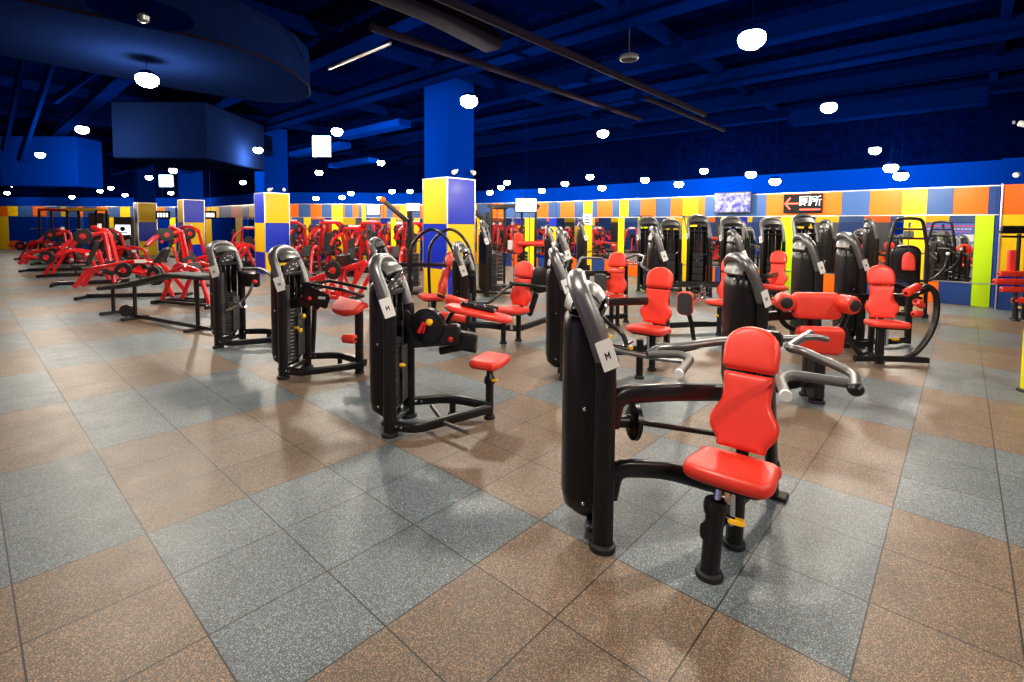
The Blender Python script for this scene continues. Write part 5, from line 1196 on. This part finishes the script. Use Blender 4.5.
def incline_press(label, nm='incline_press_machine'):
    rt = root(nm, 0, 0, 0, label, 'exercise machine', None)
    red_tube(rt, [V(-.8, 0, .05), V(.8, 0, .05)], .04, name='base_rail', mt=BLK); red_tube(rt, [V(-.7, -.5, .04), V(-.7, .5, .04)], .035, name='foot', mt=BLK); red_tube(rt, [V(.6, -.55, .04), V(.6, .55, .04)], .035, name='foot', mt=BLK)
    for sg in (-1, 1):
        red_tube(rt, [V(.55, .5 * sg, .06), V(.35, .32 * sg, 1.35), V(.1, .25 * sg, 1.5)], .04, name='upright')
        red_tube(rt, [V(.32, .36 * sg, 1.38), V(-.3, .42 * sg, 1.18), V(-.5, .42 * sg, .95)], .035, name='press_arm')
        m = MB(); m.tube([V(-.5, .42 * sg, .95), V(-.55, .2 * sg, .92)], .02, seg=8); m.build('hand_grip', RUB, rt)
        m = MB(); m.cyl((-.05, .40 * sg, 1.27), (-.05, .62 * sg, 1.27), .022, 8); m.build('plate_horn', CHR, rt)
        m = MB(); m.cyl((.5, .46 * sg, .45), (.5, .7 * sg, .45), .022, 8); m.build('storage_horn', CHR, rt)
    red_tube(rt, [V(.1, -.25, 1.5), V(.1, .25, 1.5)], .035, name='top_cross')
    m = MB(); m.pad(rrect(.30, .70, .07), .08, frame(V(.08, 0, .82), V(-1, 0, 0), .35)); m.build('back_pad', RUB, rt)
    m = MB(); m.pad(seat_outline(.34, .38), .08, flat(V(-.02, 0, .42), V(-1, 0, 0), .1)); m.build('seat', RUB, rt)
    red_tube(rt, [V(-.1, 0, .06), V(-.12, 0, .42)], .03, name='seat_post'); red_tube(rt, [V(.35, 0, .06), V(.15, 0, .9)], .03, name='back_post')
    m = MB(); m.box((.2, 0, 1.53), (.03, .36, .12)); m.build('white_label', WHT, rt)
    return rt
def leg_press(label, nm='leg_press_machine'):
    rt = root(nm, 0, 0, 0, label, 'exercise machine', None)
    for sg in (-1, 1):
        y = .32 * sg
        red_tube(rt, [V(-1.0, y, .35), V(1.1, y, 1.02)], .04, name='upper_rail'); red_tube(rt, [V(-1.0, y, .12), V(.55, y, .12), V(1.1, y, 1.0)], .04, name='lower_rail', fr=.06)
        for xa, xb in ((-.7, -.4), (-.4, -.05), (.1, -.05), (.35, .5), (.35, .1)):
            za = .12; zb = .35 + (xb + 1.0) * .32; red_tube(rt, [V(xa, y, za), V(xb, y, zb)], .03, name='truss_strut')
        m = MB(); m.cyl((.3, .34 * sg, .80), (.3, .64 * sg, .80), .024, 8); m.build('plate_horn', CHR, rt)
    for x_ in (-.95, .5): red_tube(rt, [V(x_, -.5, .05), V(x_, .5, .05)], .04, name='foot', mt=BLK)
    for x_ in (-.95, .5):
        for sg in (-1, 1): red_tube(rt, [V(x_, .32 * sg, .05), V(x_, .32 * sg, .14)], .035, name='stub', mt=BLK)
    m = MB(); m.box((.25, 0, .92), (.06, .62, .50), rot=Matrix.Rotation(.3, 3, 'Y'), bev=.02); m.build('foot_plate', PLT, rt)
    m = MB(); m.pad(rrect(.40, .75, .07), .09, frame(V(-.72, 0, .50), V(1, 0, 0), .75)); m.build('back_pad', RUB, rt)
    m = MB(); m.pad(rrect(.40, .30, .07), .09, flat(V(-.62, 0, .30), V(1, 0, 0), .1)); m.build('seat', RUB, rt)
    m = MB(); m.box((-.7, 0, .26), (.5, .6, .05), bev=.01); m.build('seat_base', BLK, rt)
    return rt
def t_bar(label, nm='t_bar_row'):
    rt = root(nm, 0, 0, 0, label, 'exercise machine', None)
    red_tube(rt, [V(-1.1, -.35, .03), V(-1.1, .35, .03)], .03, name='foot', mt=BLK); red_tube(rt, [V(-1.1, 0, .05), V(.8, 0, .06)], .035, name='base_rail', mt=BLK); red_tube(rt, [V(.8, -.4, .03), V(.8, .4, .03)], .03, name='foot', mt=BLK)
    for sg in (-1, 1):
        red_tube(rt, [V(.75, .3 * sg, .05), V(.35, .1 * sg, .75), V(-.1, .08 * sg, .80), V(-1.0, .10 * sg, .62), V(-1.25, .12 * sg, .25)], .034, name='long_arm', fr=.15)
        m = MB(); m.cyl((-.2, .10 * sg, .62), (-.2, .42 * sg, .62), .022, 8); m.build('plate_horn', CHR, rt)
    red_tube(rt, [V(.5, -.25, .45), V(-.2, -.1, .60)], .03, name='cross_brace'); red_tube(rt, [V(.5, .25, .45), V(-.2, .1, .60)], .03, name='cross_brace')
    m = MB(); m.pad(rrect(.28, .5, .07), .08, frame(V(.42, 0, .85), V(-1, 0, 0), .6)); m.build('chest_pad', RUB, rt)
    m = MB(); m.box((.05, -.15, .80), (.22, .01, .07)); m.build('white_label', WHT, rt)
    m = MB(); m.tube([V(-1.0, -.3, .66), V(-1.0, .3, .66)], .018, seg=8); m.build('hand_grip', RUB, rt)
    return rt
PROTO = {}; HORNS = {'row': [(.55, .46, .66), (.55, -.46, .66), (.55, .53, .66)], 'inc': [(-.05, .52, 1.27), (-.05, -.52, 1.27), (.5, .60, .45), (.5, -.60, .45), (.5, .66, .45)], 'leg': [(.3, .46, .80), (.3, -.46, .80), (.3, .54, .8)], 'tb': [(-.2, .28, .62), (-.2, -.28, .62)]}
FN = dict(row=lever_row, inc=incline_press, leg=leg_press, tb=t_bar)
def put_machine(kind, px, py, deg, label, sc=1.0, plates=True, Y=None):
    p = at(px, py, 0) if Y is None else V(ray(px, py, Y).x, Y)
    if kind not in PROTO: o = PROTO[kind] = FN[kind](label)
    else: o = copy_tree(PROTO[kind]); o['label'] = label
    a = math.radians(deg); o.location = (p.x, p.y, 0); o.rotation_euler = (0, 0, a); o.scale = (sc,) * 3
    if plates:
        for (x, y, z) in HORNS[kind]:
            q = Matrix.Rotation(a, 3, 'Z') @ (V(x, y, z) * sc); put_plate(V(p.x, p.y) + q, a + PI / 2, .95 if kind != 'tb' else .8)
    return o
# left row, near to far
put_machine('tb', 143, 297.5, 8, 'long low red rowing machine behind the black bench at the left')
put_machine('row', 196, 304, 160, 'nearest red machine with black wheel discs, left of the leftmost tower', .9)
put_machine('leg', 333, 300, -12, 'red truss framed leg press behind the arm curl machine', .85)
put_machine('inc', 92, 284, 30, 'red machine with white label, second cluster in the left row')
put_machine('row', 76, 276, 200, 'low red machine third in the left row', .9)
put_machine('tb', 66, 271, 10, 'long red beam machine fourth in the left row')
put_machine('inc', 58, 264, 25, 'small red press far in the left row beside the floor edge', .9)
put_machine('row', 42, 259.2, 200, 'farthest low red machine at the end of the left row', .9)
put_machine('inc', 168, 276, 40, 'red press with raised arms before the farthest pillar')
put_machine('leg', 215, 272, 10, 'red leg press just left of the leftmost rounded tower', .9)
put_machine('inc', 184, 270.5, 60, 'red press before the third pillar with blue upper panel')
put_machine('row', 238, 266.5, 180, 'red row machine glimpsed above the leftmost tower')
put_machine('inc', 248, 264, 100, 'red press left of the second pillar', .95)
put_machine('row', 128, 270, 180, 'red row machine in front of the poster kiosk', .9)
put_machine('inc', 108, 266, 60, 'red press right of the dark cabinet', .9)
# back rows before the far wall
rows = [(-9.2, 20.4, 'inc', 100, 'red plate machine immediately right of the second pillar, last row'), (-7.5, 20.5, 'inc', 80, 'red plate machine before the wide yellow strip, last row'), (-5.8, 20.5, 'inc', 95, 'red plate machine under the small pale blue screen, last row'), (-4.2, 20.4, 'inc', 85, 'red plate machine by the thin lemon strip, last row'),
        (-8.4, 18.4, 'inc', 70, 'red plate machine right of the second pillar, middle row'), (-6.9, 18.4, 'inc', 90, 'red plate machine left of the small blue screen, middle row'), (-5.35, 18.5, 'inc', 90, 'red plate machine in the middle row below the small blue screen'), (-3.7, 18.4, 'inc', 90, 'red plate machine in the middle row left of the large pillar'),
        (-6.8, 16.3, 'row', 100, 'low red machine beside the second pillar base, front row'), (-5.3, 16.2, 'inc', 80, 'red machine just above the truss framed leg press'), (-3.8, 16.2, 'row', 90, 'low red machine left of the black hoops, front row')]
for x, y, kd, dg, lab in rows: put_machine(kd, 512 + x / y * CF, 0, dg, lab, 1.12 if y > 18 else 1.0, Y=y)
# free weight storage in front of the mirrors: plate trees
def plate_stand(label):
    rt = root('plate_stand', 0, 0, 0, label, 'rack', 'plate stands by the far wall')
    red_tube(rt, [V(0, 0, .03), V(0, 0, 1.35)], .05, name='post', mt=REDP)
    for sg in (-1, 1): red_tube(rt, [V(-.4, .35 * sg, .03), V(.4, .35 * sg, .03)], .035, name='foot', mt=BLK)
    red_tube(rt, [V(0, -.35, .04), V(0, .35, .04)], .035, name='base_bar', mt=BLK)
    for k in range(3):
        m = MB(); m.cyl((-.3, 0, .4 + .4 * k), (.3, 0, .4 + .4 * k), .025, 8); m.build('horn', CHR, rt)
    return rt
ps = None
for i, (px, Y) in enumerate(((290, 21.9), (313, 21.9), (336, 21.9), (359, 21.9), (382, 21.8), (404, 21.7))):
    x = (px - 512) / CF * Y; lab = 'red post plate stand loaded with black plates near the far wall'
    if ps is None: ps = o = plate_stand(lab)
    else: o = copy_tree(ps)
    o.location = (x, Y, 0); o.rotation_euler = (0, 0, PI / 2 + .3 * (i % 3))
    a = PI / 2 + .3 * (i % 3)
    for k in range(3):
        for sg in (-.2, .14): 
            q = Matrix.Rotation(a, 3, 'Z') @ V(sg, 0, 0); put_plate(V(x, Y, .4 + .4 * k) + q, a, 1.0 - .12 * k)
# black bench at the left
s18 = root('decline_bench', -5.3, 8.2, 0, 'long black padded bench with a kinked board and plate wheel, left side', 'bench')
A = ray(108, 287, 8.3); B_ = ray(172, 272, 7.7); D = ray(205, 274, 7.3)
pth = [ray(107, 286, 9.0), ray(130, 283, 8.4), ray(175, 272, 7.8), ray(212, 275, 7.3)]
for k, (a, b) in enumerate(zip(pth[:1] + [pth[1], pth[2]], [pth[1], pth[2], pth[3]])):
    d = (b - a); Ln = d.length; d.normalize(); r = d.cross(V(0, 0, 1)).normalized(); z = r.cross(d); Mx = Matrix((r, d, z)).transposed().to_4x4(); Mx.translation = (a + b) / 2 - z * .07
    m = MB(); m.pad(rrect(.34, Ln * 1.0, .05), .07, Mx); m.build('bench_pad', RUB, s18, world=True)
for p in (pth[0].lerp(pth[1], .25), pth[1].lerp(pth[2], .1), pth[2].lerp(pth[3], .6)):
    m = MB(); m.tube([V(p.x, p.y, .03), V(p.x, p.y, p.z - .06)], .03, seg=8); m.build('leg', BLK, s18, world=True)
    m = MB(); m.box(V(p.x, p.y, .025), (.4, .07, .05), rot=1.0, bev=.01); m.build('foot', RUB, s18, world=True)
m = MB(); p = pth[1]; q = pth[3]; m.tube([V(p.x, p.y, .06), V(q.x, q.y, .06)], .03, seg=8); m.build('base_rail', BLK, s18, world=True)
m = MB(); p = pth[1] + V(.02, -.12, 0); m.lathe([(-.03, .10), (.03, .10), (.035, .04)], V(p.x, p.y, .16), (.2, -1, 0), 18); m.build('wheel', PLT, s18, world=True)
# dark multi gym far left
for (px, Y, lab, W_) in ((60, 24.5, 'tall red-topped rack in front of the far left mirror', 1), (88, 23.5, 'tall dark rack with yellow tubing left of the kiosk', 0)):
    x = (px - 512) / CF * Y; rt = root('power_rack', x, Y, .3, lab, 'rack')
    for sx in (-.55, .55):
        for sy in (-.5, .5): red_tube(rt, [V(sx, sy, .02), V(sx, sy, 2.2)], .04, name='post', mt=BLK)
        red_tube(rt, [V(sx, -.5, .05), V(sx, .5, .05)], .04, name='base_rail', mt=BLK)
    for sy in (-.5, .5): red_tube(rt, [V(-.55, sy, 2.2), V(.55, sy, 2.2)], .045, name='top_bar', mt=REDP if W_ else YEL)
    red_tube(rt, [V(-.3, -.6, 2.25), V(.3, .6, 2.25)], .03, name='pull_up_bar', mt=REDP if W_ else YEL)
    m = MB(); m.tube([V(-.9, -.5, 1.3), V(.9, -.5, 1.3)], .016, seg=8); m.build('barbell_bar', CHR, rt)
# exercise bike like black machine near the kiosk
P = at(118, 262.5); rt = root('black_exercise_bike', P.x, P.y, .3, 'all black low machine with a slanted frame in front of the kiosk', 'exercise bike')
red_tube(rt, [V(-.6, 0, .1), V(.1, 0, .85), V(.45, 0, 1.1)], .05, name='slanted_frame', mt=BLK); red_tube(rt, [V(.1, 0, .85), V(.5, 0, .1)], .05, name='rear_frame', mt=BLK); red_tube(rt, [V(-.6, -.3, .04), V(-.6, .3, .04)], .04, name='foot', mt=BLK); red_tube(rt, [V(.5, -.3, .04), V(.5, .3, .04)], .04, name='foot', mt=BLK)
m = MB(); m.ball((.05, 0, .95), .14, (1.2, .7, .5)); m.build('saddle', RUB, rt); m = MB(); m.lathe([(-.03, .22), (.03, .22)], (-.2, 0, .4), (0, 1, 0), 18); m.build('flywheel', PLT, rt)

# notice and straps on the mirror wall
def flat_on(W, x0, y0, x1, y1, nm, lab, cat, mt, marks=True, th=.01):
    c, w_, h_ = on_wall(W, x0, y0, x1, y1, .03); rt = root(nm, c.x, c.y, 0, lab, cat, z=c.z)
    m = MB(); m.box(c, (w_, th, h_), rot=W['R']); m.build('sheet', mt, rt, world=True)
    if marks:
        m = MB()
        for k in range(3): m.box(c + W['n'] * .008 + V(0, 0, (k - 1) * h_ * .25), (w_ * (.6 - .15 * k), .004, h_ * .1), rot=W['R'])
        m.build('print', INK, rt, world=True)
flat_on(WA, 583, 214, 592, 225, 'paper_notice', 'white paper notice on the thin yellow strip', 'notice', WHT)
for px, lab in ((645, 'black strap hanging before the far lime strip'), (688, 'black strap hanging before the wide yellow strip')):
    c, w_, h_ = on_wall(WA, px - 5, 216, px + 5, 235, .12); rt = root('hanging_strap', c.x, c.y, 0, lab, 'strap', z=c.z)
    m = MB(); m.tube([c + WA['d'] * .10 + V(0, 0, h_ * .5), c - WA['d'] * .06 - V(0, 0, h_ * .5)], .03, .015, seg=8); m.build('strap', RUB, rt, world=True)
    m = MB(); m.box(c + V(0, 0, h_ * .5), (w_ * 1.6, .04, .03), rot=WA['R']); m.build('hook_bar', RUB, rt, world=True)
